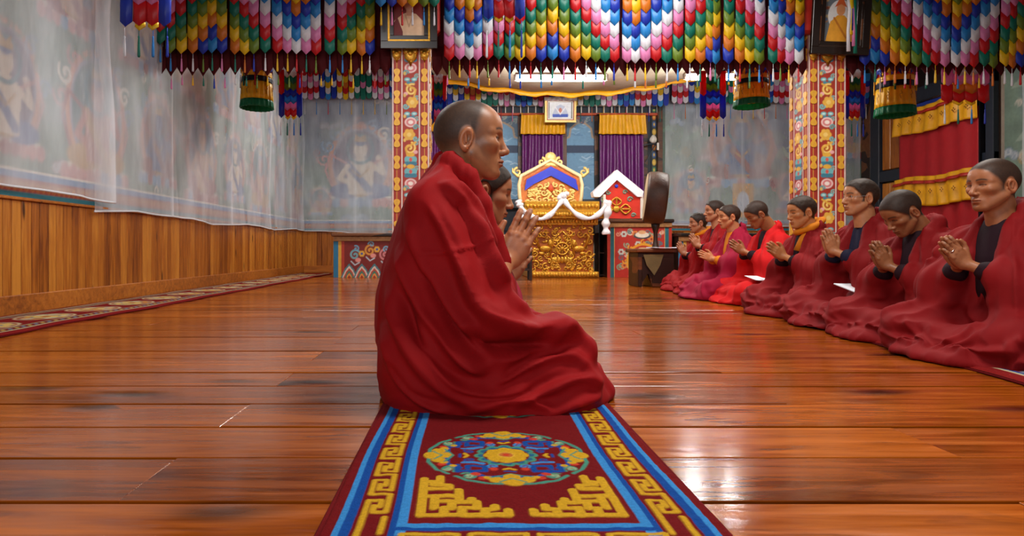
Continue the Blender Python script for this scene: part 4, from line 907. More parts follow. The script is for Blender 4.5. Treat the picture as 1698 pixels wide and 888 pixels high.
def main_robe(q):
    A = [q[0], np.abs(q[1]), q[2]]; d = s_loft(q, mtab)
    sh, el, sl = mp(728, 356, .155), mp(797, 535, .205), mp(820, 470, .045)
    for t in (sh, el, sl): t[1] = abs(t[1])
    arm = smin(s_cap(A, sh, el, .080, .086), s_cap(A, el, sl, .082, .050), .05); d = smin(d, arm, .05)
    d = smin(d, s_cap(A, mp(800, 520, .20), mp(925, 562, .12), .075, .055), .05)               # cloth from the elbow over the lap
    d = smin(d, s_cap(A, mp(725, 585, .13), mp(905, 605, .15), .150, .100), .06)               # thigh
    d = smin(d, s_cap(A, mp(905, 605, .14), mp(965, 626, .03), .095, .062), .05)               # knee
    d = smin(d, s_cap(A, mp(955, 622, .0), mp(990, 640, .0), .070, .040), .04)
    d = smin(d, s_ell(q, (.055, 0, .014), (.335, .275, .05)), .05)
    pl = (q[0] - na[0])*nn[0] + (q[2] - na[2])*nn[2]
    d = smax(d, pl, .015)
    hole = s_cap(q, mp(766, 240), mp(800, 372), .056, .052); d = smax(d, -hole, .015)
    # thick rolled edge of the shawl around the neck
    e = [mp(733, 266), mp(748, 276, .070), mp(775, 300, .078), mp(798, 342, .070), mp(816, 392, .055), mp(832, 432, .050)]
    for a_, b_ in zip(e[:-1], e[1:]):
        a_ = np.abs(a_*[0, 1, 0]) + a_*[1, 0, 1]; b_ = np.abs(b_*[0, 1, 0]) + b_*[1, 0, 1]; d = smin(d, s_cap(A, a_, b_, .022, .022), .018)
    return smax(d, -q[2], .004)
FOLD = [  # photograph points along each fold, half width (m), height (m)
 ([(742,300),(775,330),(800,380),(826,432)], .012, .010), ([(722,300),(758,330),(785,385),(806,440),(838,500)], .014, .012), ([(770,345),(790,400),(812,455),(850,505),(900,530)], .011, .011),
 ([(700,325),(735,375),(762,440),(790,505),(850,548),(930,556),(968,572)], .020, .020), ([(745,400),(775,470),(815,525),(870,545),(940,548)], .012, .010),
 ([(672,350),(700,420),(735,490),(780,545),(830,570)], .018, .014), ([(655,400),(682,470),(720,540),(770,590),(812,606)], .020, .016), ([(640,460),(662,540),(705,605),(770,650),(860,668)], .022, .014),
 ([(632,530),(655,600),(700,650),(770,676)], .018, .010), ([(690,500),(712,575),(755,622),(820,640),(900,628)], .016, .012),
 ([(820,590),(880,570),(930,560),(965,575),(990,610)], .018, .014), ([(800,630),(870,600),(940,590),(985,620)], .015, .010), ([(830,668),(900,640),(960,620),(1002,650)], .016, .011), ([(880,685),(940,662),(1000,650)], .012, .008), ([(760,672),(840,655),(920,668)], .012, .008),
 # valleys
 ([(715,330),(748,400),(776,465),(805,515),(860,530)], .010, -.012), ([(770,535),(800,562),(830,572),(880,566),(925,560)], .019, -.030), ([(700,440),(735,510),(775,565),(815,590)], .012, -.014), ([(660,470),(690,545),(735,600),(790,630)], .012, -.012), ([(820,615),(880,590),(945,578)], .010, -.009), ([(850,650),(920,620),(975,615)], .010, -.008), ([(755,330),(778,380),(798,440)], .008, -.009), ([(645,590),(690,640),(750,664)], .010, -.008),
 # hem seam across the upper arm
 ([(700,418),(735,420),(775,412),(800,402)], .004, .004)]
def main_disp(V):
    N_ = np.clip(-(V[:, 1]) / .12, 0, 1); x, y, z = V.T; e = np.zeros(len(V))
    for pts, w, a in FOLD:
        p = []
        for q in pts: k = mp(q[0], q[1], -.19)[[0, 2]]; p.append(k)
        p = np.array(p)
        # smooth the polyline
        t = np.linspace(0, len(p) - 1, 24); i = np.minimum(t.astype(int), len(p) - 2); fr = (t - i)[:, None]; m0 = np.gradient(p, axis=0); h00 = 2*fr**3 - 3*fr**2 + 1; h10 = fr**3 - 2*fr**2 + fr; h01 = 1 - h00; h11 = fr**3 - fr**2
        p = h00*p[i] + h10*m0[i] + h01*p[i+1] + h11*m0[i+1]
        d2 = np.full(len(V), 1e9); sd = np.zeros(len(V)); tt = np.zeros(len(V))
        for j in range(len(p) - 1):
            vx, vz = p[j+1] - p[j]; l2 = vx*vx + vz*vz + 1e-12; s_ = np.clip(((x - p[j][0])*vx + (z - p[j][1])*vz)/l2, 0, 1); dx = x - p[j][0] - s_*vx; dz = z - p[j][1] - s_*vz; dd = dx*dx + dz*dz
            m = dd < d2; d2 = np.where(m, dd, d2); sd = np.where(m, np.sign(vx*dz - vz*dx), sd); tt = np.where(m, (j + s_)/(len(p) - 1), tt)
        ww = np.where(sd > 0, w*1.5, w*.75)                                        # steep on one side like a real fold
        e += 2.2*a*np.exp(-d2/(ww*ww*.8))*sstep(0, .18, tt)*sstep(1.0, .80, tt)*N_
    e += folds(V, 11.3, .006, -.05) + .012*folds(V, 4.3, 1.0, -.05)*(1 - N_)
    e += .0022*(1 - np.abs(2*vnoise(x*26 + z*9, y*18, z*24 - x*14) - 1))*N_
    return e
finish('robe', main_robe, (-.36, -.34, -.01), (.46, .34, .79), .0062, M_ROBE, mm, main_disp, sm=1, after=1)
st = [(.20, -.02, .10, .14), (.40, -.03, .10, .13), (.52, -.045, .085, .12), (.60, -.055, .06, .065)]
finish('shirt', lambda q: s_loft(q, st), (-.2, -.2, .18), (.2, .2, .62), .012, M_BRIGHT, mm)
# ------------------------------------------------------------------ painted pillars
M_GOLD = mat('gilded_carving', srgb(214, 156, 48), rough=.34, metal=.55, noise=.22, scale=30, bump=.3, bscale=60)
M_GOLDP = mat('pale_gilding', srgb(236, 204, 124), rough=.4, metal=.25, noise=.12, scale=30)
M_REDP = mat('red_lacquer', srgb(170, 34, 24), rough=.5, noise=.15)
M_WHITE = mat('white_silk_scarf', srgb(232, 232, 236), rough=.6, noise=.05, bump=.3, bscale=30, sheen=.2)
M_WHITEP = mat('white_paint', srgb(222, 216, 204), rough=.5, noise=.05)
def pillar_canvas(seed):
    r = random.Random(seed); w, h = .375, 3.1; c = Canvas(w, h, .006, (160,48,32))
    for x in (.004, .092, .272, .360): c.rect(x, x + .011, 0, h, (222,206,196))
    for x in (.080, .284): c.rect(x - .002, x + .003, 0, h, (120,24,20))
    for x in (.05, .325): c.rect(x - .004, x + .004, 0, h, (214,160,60))
    y = h - .85; cx = w/2; k = 0
    seq = ['lotus', 'pink', 'leaf', 'curl', 'gold', 'leaf', 'pink', 'gold', 'curl', 'lotus']; i = 0
    while y > .0:
        s = seq[i % len(seq)]; sx = 1 if i % 2 else -1
        if s == 'lotus':
            for a in (-1, 0, 1): c.ell(cx + a*.035, y, .028, .034, (110,176,180)); c.ell(cx + a*.035, y - .04, .03, .022, (60,120,140))
            c.ell(cx, y, .016, .02, (210,90,80)); c.ell(cx, y + .05, .04, .022, (222,170,60)); y -= .12
        elif s == 'pink': c.ell(cx, y, .06, .05, (232,196,190)); c.ell(cx, y, .045, .036, (206,120,120)); c.ell(cx, y, .025, .02, (236,220,210)); c.curl(cx - sx*.05, y - .05, .03, 0, 1.2, .014, (90,160,160)); y -= .115
        elif s == 'leaf':
            for a in (-1, 1): c.ell(cx + a*.035, y, .03, .02, (100,170,176)); c.ell(cx + a*.035, y, .018, .010, (190,220,216)); c.ell(cx + a*.02, y - .035, .022, .016, (60,130,150))
            y -= .085
        elif s == 'curl': c.curl(cx + sx*.01, y - .02, .06, 1.2, sx*1.4, .024, (222,168,60)); c.curl(cx + sx*.01, y - .02, .06, 1.2, sx*1.4, .007, (250,226,150)); c.line([(cx - sx*.05, y + .04), (cx + sx*.05, y - .02), (cx + sx*.03, y - .11)], .018, (222,168,60)); c.ell(cx - sx*.05, y - .06, .022, .018, (230,170,170)); y -= .135
        else: c.flower(cx - sx*.015, y - .01, .06, 6, (224,172,66), (236,200,110)); c.curl(cx + sx*.05, y - .05, .03, 0, -1.2, .014, (110,180,180)); y -= .125
        if i % 2: c.curl(cx + sx*.06, y + .03, .025, 1, 1.2, .010, (120,186,180)); c.ell(cx - sx*.06, y + .06, .014, .018, (220,180,90))
        i += 1
    return c
bead_me = MB().add([], [])
def bead_mesh():
    m = MB(); out = []
    for t in np.linspace(0, 2*math.pi, 20, endpoint=False):
        z = .068*math.sin(t); x = .034*math.cos(t); x *= .42 + 1.3*abs(math.sin(t)) if abs(math.cos(t)) > .2 else 1.6; out.append((x, z))
    m.prism(out, -.008, 0); return m.mesh('gold_bead')
BEAD = bead_mesh(); M_BEAD = mat('gold_paint', srgb(222, 164, 52), rough=.45, metal=.15, noise=.12, scale=30)
def pillar(label, X, seed):
    Y0 = 6.36; w = .375; o = empty('painted_pillar', (X, Y0 + w/2, 0)); tag(o, label, 'pillar', 'painted pillars of the prayer hall')
    MB().box(-w/2 + .002, w/2 - .002, -w/2 + .002, w/2 - .002, .0, ZC - .2, .004).build('shaft', M_REDP, o)
    MB().box(-w/2 - .05, w/2 + .05, -w/2 - .05, w/2 + .05, 0.001, .14, .02).build('stone_base', M_PLASTER, o)
    c = pillar_canvas(seed)
    c.plane('painted_face', PAINT, o, lambda A, B: (A - w/2, -w/2 - .001 + 0*A, .14 + B)); s = 1 if X < 0 else -1
    c.plane('painted_face', PAINT, o, lambda A, B: (s*(w/2 + .001) + 0*A, (A - w/2)*s, .14 + B))
    for bx in (-.1375, .1375):
        for k in range(12): link('gold_bead', BEAD, M_BEAD, o, (bx, -w/2 - .001, .45 + k*.218))
        for k in range(12): link('gold_bead', BEAD, M_BEAD, o, (s*(w/2 + .001), bx*s, .45 + k*.218), (0, 0, s*math.pi/2))
    for bx, rr in ((-.14, .05), (0, .075), (.14, .05)):
        g = MB(); g.ball((0, 0, 0), rr*.9, .022, rr*1.0); g.ball((0, -.012, .01), rr*.4, .02, rr*.4); g.ball((-rr*.6, -.004, .03), rr*.4, .02, rr*.45); g.ball((rr*.6, -.004, .03), rr*.4, .02, rr*.45)
        g.add([(-rr*.5, -.01, -rr*.6), (rr*.5, -.01, -rr*.6), (0, -.008, -rr*1.7), (0, .01, -rr*.6)], [(0, 1, 2), (0, 2, 3), (1, 3, 2), (0, 3, 1)])
        g.build('gold_boss', M_GOLD, o, (bx, -w/2 - .01, 2.40), smooth=True)
    MB().box(-.30, .30, -w/2 - .06, w/2 + .06, 2.60, 3.0, .03).build('capital', M_REDP, o)
    return o
pillar('red and gold painted pillar left of the main monk', -.527, 4); pillar('red and gold painted pillar behind the praying row', 3.655, 6)
bm_ = MB().box(XL, XR, 6.42, 6.68, 3.0, 3.35, .02).build('trim_3', M_BROWN); tag(bm_, kind='structure')

# framed portraits on the pillars
M_FRAME = mat('black_brown_frame', srgb(30, 17, 10), rough=.3, noise=.15)
def frame(name, label, loc, w, h, fw, canvas, outer, inner, tilt=0.0, group=None, matte=None, roll=0.0):
    o = empty(name, loc); o.rotation_euler = (tilt, roll, 0); tag(o, label, 'picture', group)
    def ring(a, b, y0, y1, nm, m):
        g = MB(); g.box(-w/2 + a, w/2 - a, y0, y1, -h/2 + a, -h/2 + b, .003); g.box(-w/2 + a, w/2 - a, y0, y1, h/2 - b, h/2 - a, .003); g.box(-w/2 + a, -w/2 + b, y0, y1, -h/2 + b, h/2 - b, .003); g.box(w/2 - b, w/2 - a, y0, y1, -h/2 + b, h/2 - b, .003); g.build(nm, m, o)
    ring(0, fw*.55, -.04, 0, 'frame', outer); ring(fw*.5, fw*.7, -.032, 0, 'gilt_slip', inner); ring(fw*.68, fw*1.0, -.026, 0, 'inner_frame', matte or outer)
    MB().box(-w/2 + .01, w/2 - .01, -.006, 0, -h/2 + .01, h/2 - .01).build('backboard', M_DARKWOOD, o)
    cw, ch = canvas.w, canvas.h; canvas.plane('picture', PAINT, o, lambda A, B: (A - cw/2, -.010 + 0*A, B - ch/2)); return o
w, h = .56, .72; fw = .13
c = Canvas(w - 2*fw + .01, h - 2*fw + .01, .004, (120,26,22)); cw, ch = c.w, c.h
c.poly([(0, 0), (.0, ch*.30), (cw*.3, ch*.46), (cw*.5, ch*.5), (cw*.72, ch*.46), (cw, ch*.28), (cw, 0)], (222,186,150)); c.poly([(0, 0), (0, ch*.28), (cw*.14, ch*.38), (cw*.3, ch*.1), (cw*.3, 0)], (110,28,30)); c.line([(cw*.38, ch*.45), (cw*.5, ch*.2), (cw*.62, ch*.45)], .012, (190,150,116)); c.rect(cw*.42, cw*.58, ch*.42, ch*.6, (196,140,112)); c.ell(cw*.5, ch*.68, cw*.16, ch*.16, (206,152,124)); c.ell(cw*.5, ch*.80, cw*.13, ch*.05, (150,140,132))
frame('framed_portrait', 'dark gilt-lined frame with portrait of a figure in cream robe, on the left pillar', (-.535, 6.26, 2.46 + h/2 - .03), w, h, fw, c, M_FRAME, M_GOLD, tilt=.05, group='framed portraits on the pillars')
c = Canvas(cw, ch, .004, (96,106,112))
for k in range(30): c.ell(R.uniform(0, cw), R.uniform(0, ch), .02, .014, R.choice([(150,110,70), (80,100,130), (170,150,110), (120,60,40)]))
c.ell(cw*.5, ch*.55, cw*.4, ch*.33, (214,214,210)); c.poly([(cw*.05, 0), (cw*.18, ch*.42), (cw*.4, ch*.56), (cw*.62, ch*.56), (cw*.84, ch*.40), (cw*.95, 0)], (216,150,40)); c.line([(cw*.3, ch*.5), (cw*.7, ch*.1)], .02, (180,110,30)); c.ell(cw*.5, ch*.68, cw*.14, ch*.13, (206,140,90)); c.poly([(cw*.3, ch*.72), (cw*.5, ch*.98), (cw*.7, ch*.72), (cw*.5, ch*.79)], (196,90,40))
frame('framed_portrait', 'dark frame with painted figure in orange robe, on the pillar behind the row', (3.725, 6.26, 2.40 + h/2 - .03), .57, h, fw, c, M_FRAME, M_BROWN, tilt=.05, group='framed portraits on the pillars', roll=.03)

# ------------------------------------------------------------------ back wall: painted windows, curtains
def q12(px, py, Y=12.1): return at(px, py, Y)
M_BLUEPANE = PAINT
def px_box(p0, p1, q0, q1, Y, d, m, name, parent, b=.004, base=None):
    a = at(p0, q1, Y); e = at(p1, q0, Y); return MB().box(a.x, e.x, Y, Y + d, a.z, e.z, b).build(name, m, parent)
wn = empty('window_1', (0, 0, 0)); tag(wn, kind='structure', label='row of blue painted window panels in slate frames behind the throne')
px_box(705, 1092, 120, 400, 12.16, .03, M_SLATE, 'dark_backing', wn)
for a, b in ((800, 862), (937, 990)):
    A, B = at(a, 330, 12.08), at(b, 192, 12.08); c = Canvas(B.x - A.x, B.z - A.z, .012, (110,156,190)); W_, H_ = c.w, c.h; r = random.Random(int(a))
    for k in range(40): x, y = r.uniform(0, W_), r.uniform(0, H_); c.line([(x, y), (x + .08, y + r.uniform(-.06, .06)), (x + .16, y)], .018, r.choice([(150,190,214), (84,132,172), (130,172,204), (176,206,222)]))
    c.rect(0, W_, H_*.56, H_*.645, (28,52,84))
    c.poly([(0, H_), (0, H_*.72), (W_*.1, H_*.74), (W_*.16, H_*.84), (W_*.32, H_*.90), (W_*.5, H_*.93), (W_*.68, H_*.90), (W_*.84, H_*.84), (W_*.9, H_*.74), (W_, H_*.72), (W_, H_)], (84,110,130))
    c.line([(W_*.03, H_*.73), (W_*.14, H_*.75), (W_*.18, H_*.85), (W_*.34, H_*.905), (W_*.5, H_*.93), (W_*.66, H_*.905), (W_*.82, H_*.85), (W_*.86, H_*.75), (W_*.97, H_*.73)], .035, (176,150,120))
    for k in range(14): c.curl(r.uniform(0, W_), r.uniform(H_*.92, H_), .05, r.uniform(0, 6), 1.1, .02, r.choice([(180,90,60), (150,160,150), (60,90,120)]))
    o = c.plane('painted_pane', PAINT, wn, lambda X, Y: (A.x + X, 12.10 + 0*X, A.z + Y))
for a, b in ((796, 802), (859, 865), (932, 940), (986, 992), (1066, 1074)): px_box(a, b, 192, 400, 12.06, .08, M_BROWN, 'window_post', wn)
px_box(1091, 1099, 150, 400, 12.02, .12, M_BROWN, 'window_post', wn)
px_box(720, 1092, 187, 191, 12.05, .10, mat('vermilion_paint', srgb(190, 70, 30), rough=.5, noise=.1), 'lintel', wn)
px_box(720, 1092, 173, 175.5, 12.05, .05, M_WHITEP, 'rail', wn)
for k in range(30): px_box(724 + k*12.6, 725.6 + k*12.6, 150, 190, 12.06, .03, M_WHITEP, 'spindle', wn, .002)
px_box(720, 1092, 330, 345, 12.03, .12, M_SLATE, 'window_sill', wn)
A, B = at(1082, 350, 12.05), at(1091, 180, 12.05); c = Canvas(B.x - A.x, B.z - A.z, .01, (40,46,50))
for k in range(14): c.ell(c.w/2, .07 + k*.145, .035, .06, [(220,120,30), (60,130,80), (220,180,60), (60,100,160)][k % 4]); c.ell(c.w/2, .07 + k*.145, .016, .03, (230,190,90))
c.plane('painted_strip', PAINT, wn, lambda X, Y: (A.x + X, 12.12 + 0*X, A.z + Y))
M_PURPLE = mat('purple_silk', srgb(104, 26, 104), rough=.35, noise=.25, scale=30, sheen=.3, bump=.1); M_YEL = mat('yellow_silk', srgb(232, 168, 14), rough=.45, noise=.10, sheen=.2, bump=.15, bscale=20)
def drape(name, m, parent, p0, p1, z0, z1, nf, amp, seed, flare=0.0, nx=None, nrm=(0, -1), zf=None, ny=14):
    p0 = np.array(p0); p1 = np.array(p1); nx = nx or nf*8; t = np.linspace(0, 1, nx); s = np.linspace(0, 1, ny); T, Sg = np.meshgrid(t, s)
    d = amp*(.5 + .5*np.sin(2*math.pi*nf*T + 2.2*vnoise(T*nf*.7, Sg*1.2, seed)))*(1 - .4*Sg) + .3*amp*vnoise(T*nf*3, Sg*2, seed + 3); Z = z0 + (z1 - z0)*Sg
    if zf is not None: Z = zf(T, Z)
    tt = .5 + (T - .5)*(1 + flare*(1 - Sg)); P = np.zeros(T.shape + (3,)); P[..., 0] = p0[0] + (p1[0] - p0[0])*tt + nrm[0]*d; P[..., 1] = p0[1] + (p1[1] - p0[1])*tt + nrm[1]*d; P[..., 2] = Z
    me = grid_mesh(name, P); o = link(name, me, m, parent); md = o.modifiers.new('thickness', 'SOLIDIFY'); md.thickness = .004; return o
for i, (a, b, lab) in enumerate(((863, 934, 'purple window curtain with yellow valance left of the throne top'), (991, 1067, 'purple window curtain with yellow valance above the white-draped shrine'), (700, 760, 'purple window curtain mostly hidden behind the large monk'))):
    A, B = at(a, 340, 11.98), at(b, 190, 11.98); o = empty('window_curtain', ((A.x + B.x)/2, 11.98, A.z)); tag(o, lab, 'curtain', 'purple curtains at the painted windows')
    cx_ = (A.x + B.x)/2; hw = (B.x - A.x)/2; zt = B.z - A.z
    drape('curtain_cloth', M_PURPLE, o, (-hw*.95, 0), (hw*.95, 0), 0, zt - .1, 6, .10, i + 2.0); drape('valance', M_YEL, o, (-hw*.99, -.115), (hw*.99, -.115), zt*.77 if i != 2 else zt*.8, zt, 6, .05, i + 5.0, flare=.04)
    MB().tube([(-hw*.97, -.15, zt*.985), (0, -.155, zt*.99), (hw*.97, -.15, zt*.985)], .012, 6).build('red_trim', M_REDP, o)
    MB().tube([(-hw*1.05, 0, zt), (hw*1.05, 0, zt)], .015, 6).build('curtain_rod', M_DARKWOOD, o)
    # small pattern dots of the silk as woven tufts are left to the material
c = Canvas(.40, .30, .008, (232,236,240)); c.poly([(.04, .05), (.12, .22), (.2, .26), (.28, .22), (.36, .05)], (196,206,226)); c.ell(.2, .15, .03, .045, (206,130,110)); c.rect(.06, .34, .03, .085, (60,90,190)); c.line([(.1, .22), (.2, .08), (.3, .22)], .02, (240,240,246))
pA, pB = at(903, 203, 11.6), at(955, 163, 11.6)
fo = frame('framed_picture', 'pale gold framed picture hanging above the throne', ((pA.x + pB.x)/2, 11.6, (pA.z + pB.z)/2), pB.x - pA.x, pB.z - pA.z, .075, c, M_GOLDP, M_REDP, tilt=.06, matte=M_WHITEP)
drape('white_scarf', M_WHITE, fo, (-.30, -.045), (.30, -.045), .17, .23, 6, .03, 3.0); MB().tube([(0, 0, .2), (0, .3, 1.0)], .006, 5).build('hanging_cord', M_DARKWOOD, fo)

# wall lamp on the brown post
sp = at(1085, 238, 11.9); wlp = empty('wall_lamp', sp); tag(wlp, 'small white wall lamp on a bracket arm beside the brown post', 'lamp')
MB().tube([(.12, .1, -.02), (-.05, 0, 0), (-.22, .0, -.03)], .012, 6).build('bracket_arm', M_SLATE, wlp); MB().tube([(.02, .02, -.02), (-.16, .02, -.35)], .009, 6).build('brace', M_SLATE, wlp)
MB().lathe([(.03, 0), (.06, .03), (.07, .07), (.045, .12), (.02, .15)], 12, (-.02, 0, .01)).build('lamp_bulb', M_WHITEP, wlp, smooth=True); MB().box(.05, .09, 0, .02, -.12, .02, .004).build('wall_plate', M_WHITEP, wlp)

# ------------------------------------------------------------------ right wall: slate framed door, pine panels, red curtain
dr = empty('door_1', (0, 0, 0)); tag(dr, kind='structure', label='slate framed panel doors behind the red curtain')
MB().box(XR - .03, XR, 9.1, 12.15, 0, 3.6).build('dark_backing', M_DARKWOOD, dr)
for y0, y1 in ((11.55, 11.80), (10.9, 11.02), (9.06, 9.20), (9.30, 9.40)): MB().box(XR - .12, XR - .03, y0, y1, 0, 3.6, .01).build('door_post', M_SLATE, dr)
for z0, z1 in ((1.66, 1.86), (2.85, 3.15), (.75, .9)): MB().box(XR - .11, XR - .03, 9.06, 11.8, z0, z1, .01).build('door_rail', M_SLATE, dr)
for y0, y1 in ((11.04, 11.30), (11.32, 11.53)):
    for z0, z1 in ((1.88, 2.83), (.92, 1.64)): MB().box(XR - .07, XR - .03, y0, y1, z0, z1, .01).build('door_panel', M_PINE, dr)
MB().box(XR - .08, XR - .03, 11.85, 12.13, 0, 3.6, .01).build('door_panel', M_BROWN, dr)
M_REDC = mat('red_door_cloth', srgb(172, 20, 30), rough=.6, noise=.08, sheen=.1, bump=.1)
dc = empty('door_curtain', (XR - .14, 10.05, 0)); tag(dc, 'red door curtain with two yellow pleated valances on the right wall', 'curtain')
drape('curtain_cloth', M_REDC, dc, (0, .88), (0, -.80), .45, 2.55, 5, .04, 4.0, nrm=(-1, 0))
for zt, zb, k in ((2.80, 2.37, 1.0), (1.64, 1.16, 6.0)):
    drape('valance', M_YEL, dc, (-.05, .92), (-.05, -.84), zb, zt, 7, .06, k, nrm=(-1, 0), flare=.02, zf=lambda T, Z, k=k: Z + .02*np.sin(T*9 + k))
    drape('red_trim', M_REDP, dc, (-.075, .92), (-.075, -.84), zt - .12, zt - .07, 7, .06, k, nrm=(-1, 0), flare=.02, zf=lambda T, Z, k=k: Z + .02*np.sin(T*9 + k), ny=3)
    for j in range(7):
        yv = .75 - j*.24; g = MB(); [g.ball((0, .025*math.cos(a), .025*math.sin(a)), 0.005, .012, .012, 6, 4) for a in (0, 1.57, 3.14, 4.71)]; g.build('brocade_motif', mat('ochre_thread', srgb(140, 84, 14), rough=.6, noise=.1), dc, (-.128, yv, (zt + zb)/2 - .02))
MB().box(-.02, .0, -.9, .98, 2.80, 2.86, .004).build('blue_band', mat('blue_band_cloth', srgb(24, 50, 140), rough=.6, noise=.1), dc); MB().tube([(0, -.95, 2.88), (0, 1.0, 2.88)], .02, 6).build('curtain_rod', M_DARKWOOD, dc)

# ------------------------------------------------------------------ throne
TY = 10.05; ts = TY/F
thr = empty('throne', (at(932, 460, TY).x, TY, 0)); tag(thr, 'tall gilded throne with carved base and blue-draped backrest', 'throne')
def tp(px, py): return ((px - 932)*ts, EYE - (py - CY)*ts)
def tbox(p0, p1, q0, q1, y0, y1, m, nm, b=.01): 
    a = tp(p0, q1); e = tp(p1, q0); return MB().box(a[0], e[0], y0, y1, max(a[1], .001), e[1], b).build(nm, m, thr)
tbox(881, 984, 372, 452, 0, .95, mat('carving_ground', srgb(176, 92, 30), rough=.5, noise=.3, metal=.2), 'base_block')
tbox(875, 992, 450, 460, -.06, 1.0, M_GOLD, 'plinth'); tbox(874, 991, 362, 373, -.05, 1.0, M_GOLD, 'lower_cornice'); tbox(864, 1000, 350, 362.5, -.12, 1.05, M_GOLD, 'upper_cornice'); tbox(869, 993, 334, 350.5, -.07, 1.0, M_GOLD, 'seat_rim')
def spiral(m, cx, cz, r, a0, turns, y, wd):
    n = int(abs(turns)*14); pts = []; rr = []
    for i in range(n + 1):
        t = i/n; q = r*(1 - .82*t); th = a0 + turns*2*math.pi*t; pts.append((cx + q*math.cos(th), y, cz + q*math.sin(th))); rr.append(wd*(1 - .4*t))
    m.tube(pts, rr, 6)
g = MB(); rt = random.Random(4)
for sx in (-1, 1):
    for (x, z, r, a, t) in ((12,440,7,0,1.3),(28,442,6,2,-1.2),(44,438,6,1,1.3),(14,424,7,3,1.2),(46,420,7,0,-1.3),(12,404,6,1,1.3),(46,400,6,2,1.2),(30,388,6,0,-1.3),(13,386,6,3,1.2),(46,383,6,2,-1.2),(20,376,4,0,1),(36,377,4,2,1),(22,433,4,1,1),(36,428,5,4,1.2),(22,413,4,5,1),(38,391,4,1,1),(8,415,5,1,1.1),(50,430,4,2,1),(8,396,4,2,1),(26,448,4,0,1),(6,446,4,0,1),(48,447,4,2,1)):
        p = tp(932 + sx*x, z); spiral(g, p[0], p[1], r*ts, a if sx > 0 else math.pi - a, t*sx, -.012, .016)
    for k in range(30): p = tp(932 + sx*rt.uniform(4, 50), rt.uniform(376, 448)); spiral(g, p[0], p[1], rt.uniform(2.5, 4.5)*ts, rt.uniform(0, 6), rt.choice([-1.1, 1.1]), -.008, .011)
    for k in range(34): p = tp(932 + sx*rt.uniform(3, 51), rt.uniform(375, 449)); g.ball((p[0], -.004, p[1]), rt.uniform(.02, .04), .014, rt.uniform(.012, .03), 6, 4)
    p = tp(932 + sx*28, 412); g.ball((p[0], -.01, p[1]), .10, .03, .05); p = tp(932 + sx*20, 403); g.ball((p[0], -.015, p[1]), .04, .03, .06); p = tp(932 + sx*34, 420); g.ball((p[0], -.01, p[1]), .05, .03, .03); g.tube([(tp(932 + sx*38, 410)[0], -.02, tp(0, 410)[1]), (tp(932 + sx*44, 396)[0], -.02, tp(0, 392)[1]), (tp(932 + sx*40, 390)[0], -.02, tp(0, 388)[1])], .02, 6)
tag(g.build('carved_scrollwork', M_GOLD, thr, smooth=True), kind='stuff')
g = MB(); p = tp(932, 412); g.tube([(p[0] + .095*math.cos(t), -.02, p[1] + .095*math.sin(t)) for t in np.linspace(0, 2*math.pi, 21)], .016, 6); g.ball((p[0], -.02, p[1]), .035, .02, .035)
for k in range(8): g.tube([(p[0], -.02, p[1]), (p[0] + .09*math.cos(k*math.pi/4), -.02, p[1] + .09*math.sin(k*math.pi/4))], .009, 5)
for k in range(7): a = (k - 3)*.35; g.ball((p[0] + .16*math.sin(a), -.01, p[1] - .20 + .02*math.cos(a)), .035, .02, .055, 8, 5)
g.tube([(p[0] - .2, -.015, p[1] - .12), (p[0] - .13, -.015, p[1] + .16), (p[0], -.015, p[1] + .28), (p[0] + .13, -.015, p[1] + .16), (p[0] + .2, -.015, p[1] - .12)], .014, 6)
g.build('wheel_carving', M_GOLD, thr, smooth=True)
for q, n, dy in ((356, 30, -.13), (455, 24, -.07), (342, 20, -.08), (367, 22, -.06)):
    g = MB()
    for k in range(n):
        x0, x1 = {356: (866, 998), 455: (878, 990), 342: (871, 991), 367: (877, 988)}[q]; p = tp(x0 + (k + .5)*(x1 - x0)/n, q); g.ball((p[0], dy, p[1]), .028, .018, .036, 8, 5)
    tag(g.build('carved_moulding', M_GOLD, thr, smooth=True), kind='stuff')
out = [(870,336),(867,318),(866,300),(870,284),(895,271),(922,256),(949,271),(973,284),(977,300),(976,318),(973,336)]
MB().prism([tp(*p) for p in out], .62, .70).build('backrest', mat('orange_gilt', srgb(206, 120, 50), rough=.5, noise=.3, scale=20), thr)
g = MB()
for wd, y_ in ((.032, .60),): g.tube([(tp(*p)[0], y_, tp(*p)[1]) for p in out], wd, 8)
g.build('backrest_frame', mat('cream_gilding', srgb(240, 222, 170), rough=.45, metal=.1, noise=.08), thr, smooth=True)
inn = [(877,300),(879,290),(922,267),(966,290),(968,300)]
MB().tube([(tp(*p)[0], .585, tp(*p)[1]) for p in inn], .012, 6).build('red_line', mat('vermilion_paint'), thr)
M_BLUES = mat('royal_blue_silk', srgb(30, 52, 190), rough=.5, noise=.12, sheen=.2, bump=.2, bscale=25)
o = MB().prism([tp(*p) for p in [(876,310),(878,291),(922,268),(967,291),(970,310),(952,300),(922,284),(893,298)]], .575, .60).build('blue_cloth', M_BLUES, thr)
g = MB(); rt = random.Random(9)
for sx in (-1, 1):
    for (x, z, r, a, t) in ((8,328,6,0,1.2),(20,326,6,2,-1.2),(34,330,6,1,1.2),(12,314,6,3,1.2),(26,312,6,0,-1.2),(38,318,5,1,1.2),(8,300,5,2,1.2),(18,304,5,0,1),(40,330,4,0,1)): p = tp(922 + sx*x, z); spiral(g, p[0], p[1], r*ts, a if sx > 0 else math.pi - a, t*sx, .60, .018)
    for k in range(40):
        xx = rt.uniform(1, 43); p = tp(922 + sx*xx, rt.uniform(300 + xx*.22, 334)); g.ball((p[0], .605, p[1]), rt.uniform(.02, .045), .016, rt.uniform(.014, .03), 6, 4)
tag(g.build('backrest_carving', M_GOLDP, thr, smooth=True), kind='stuff')
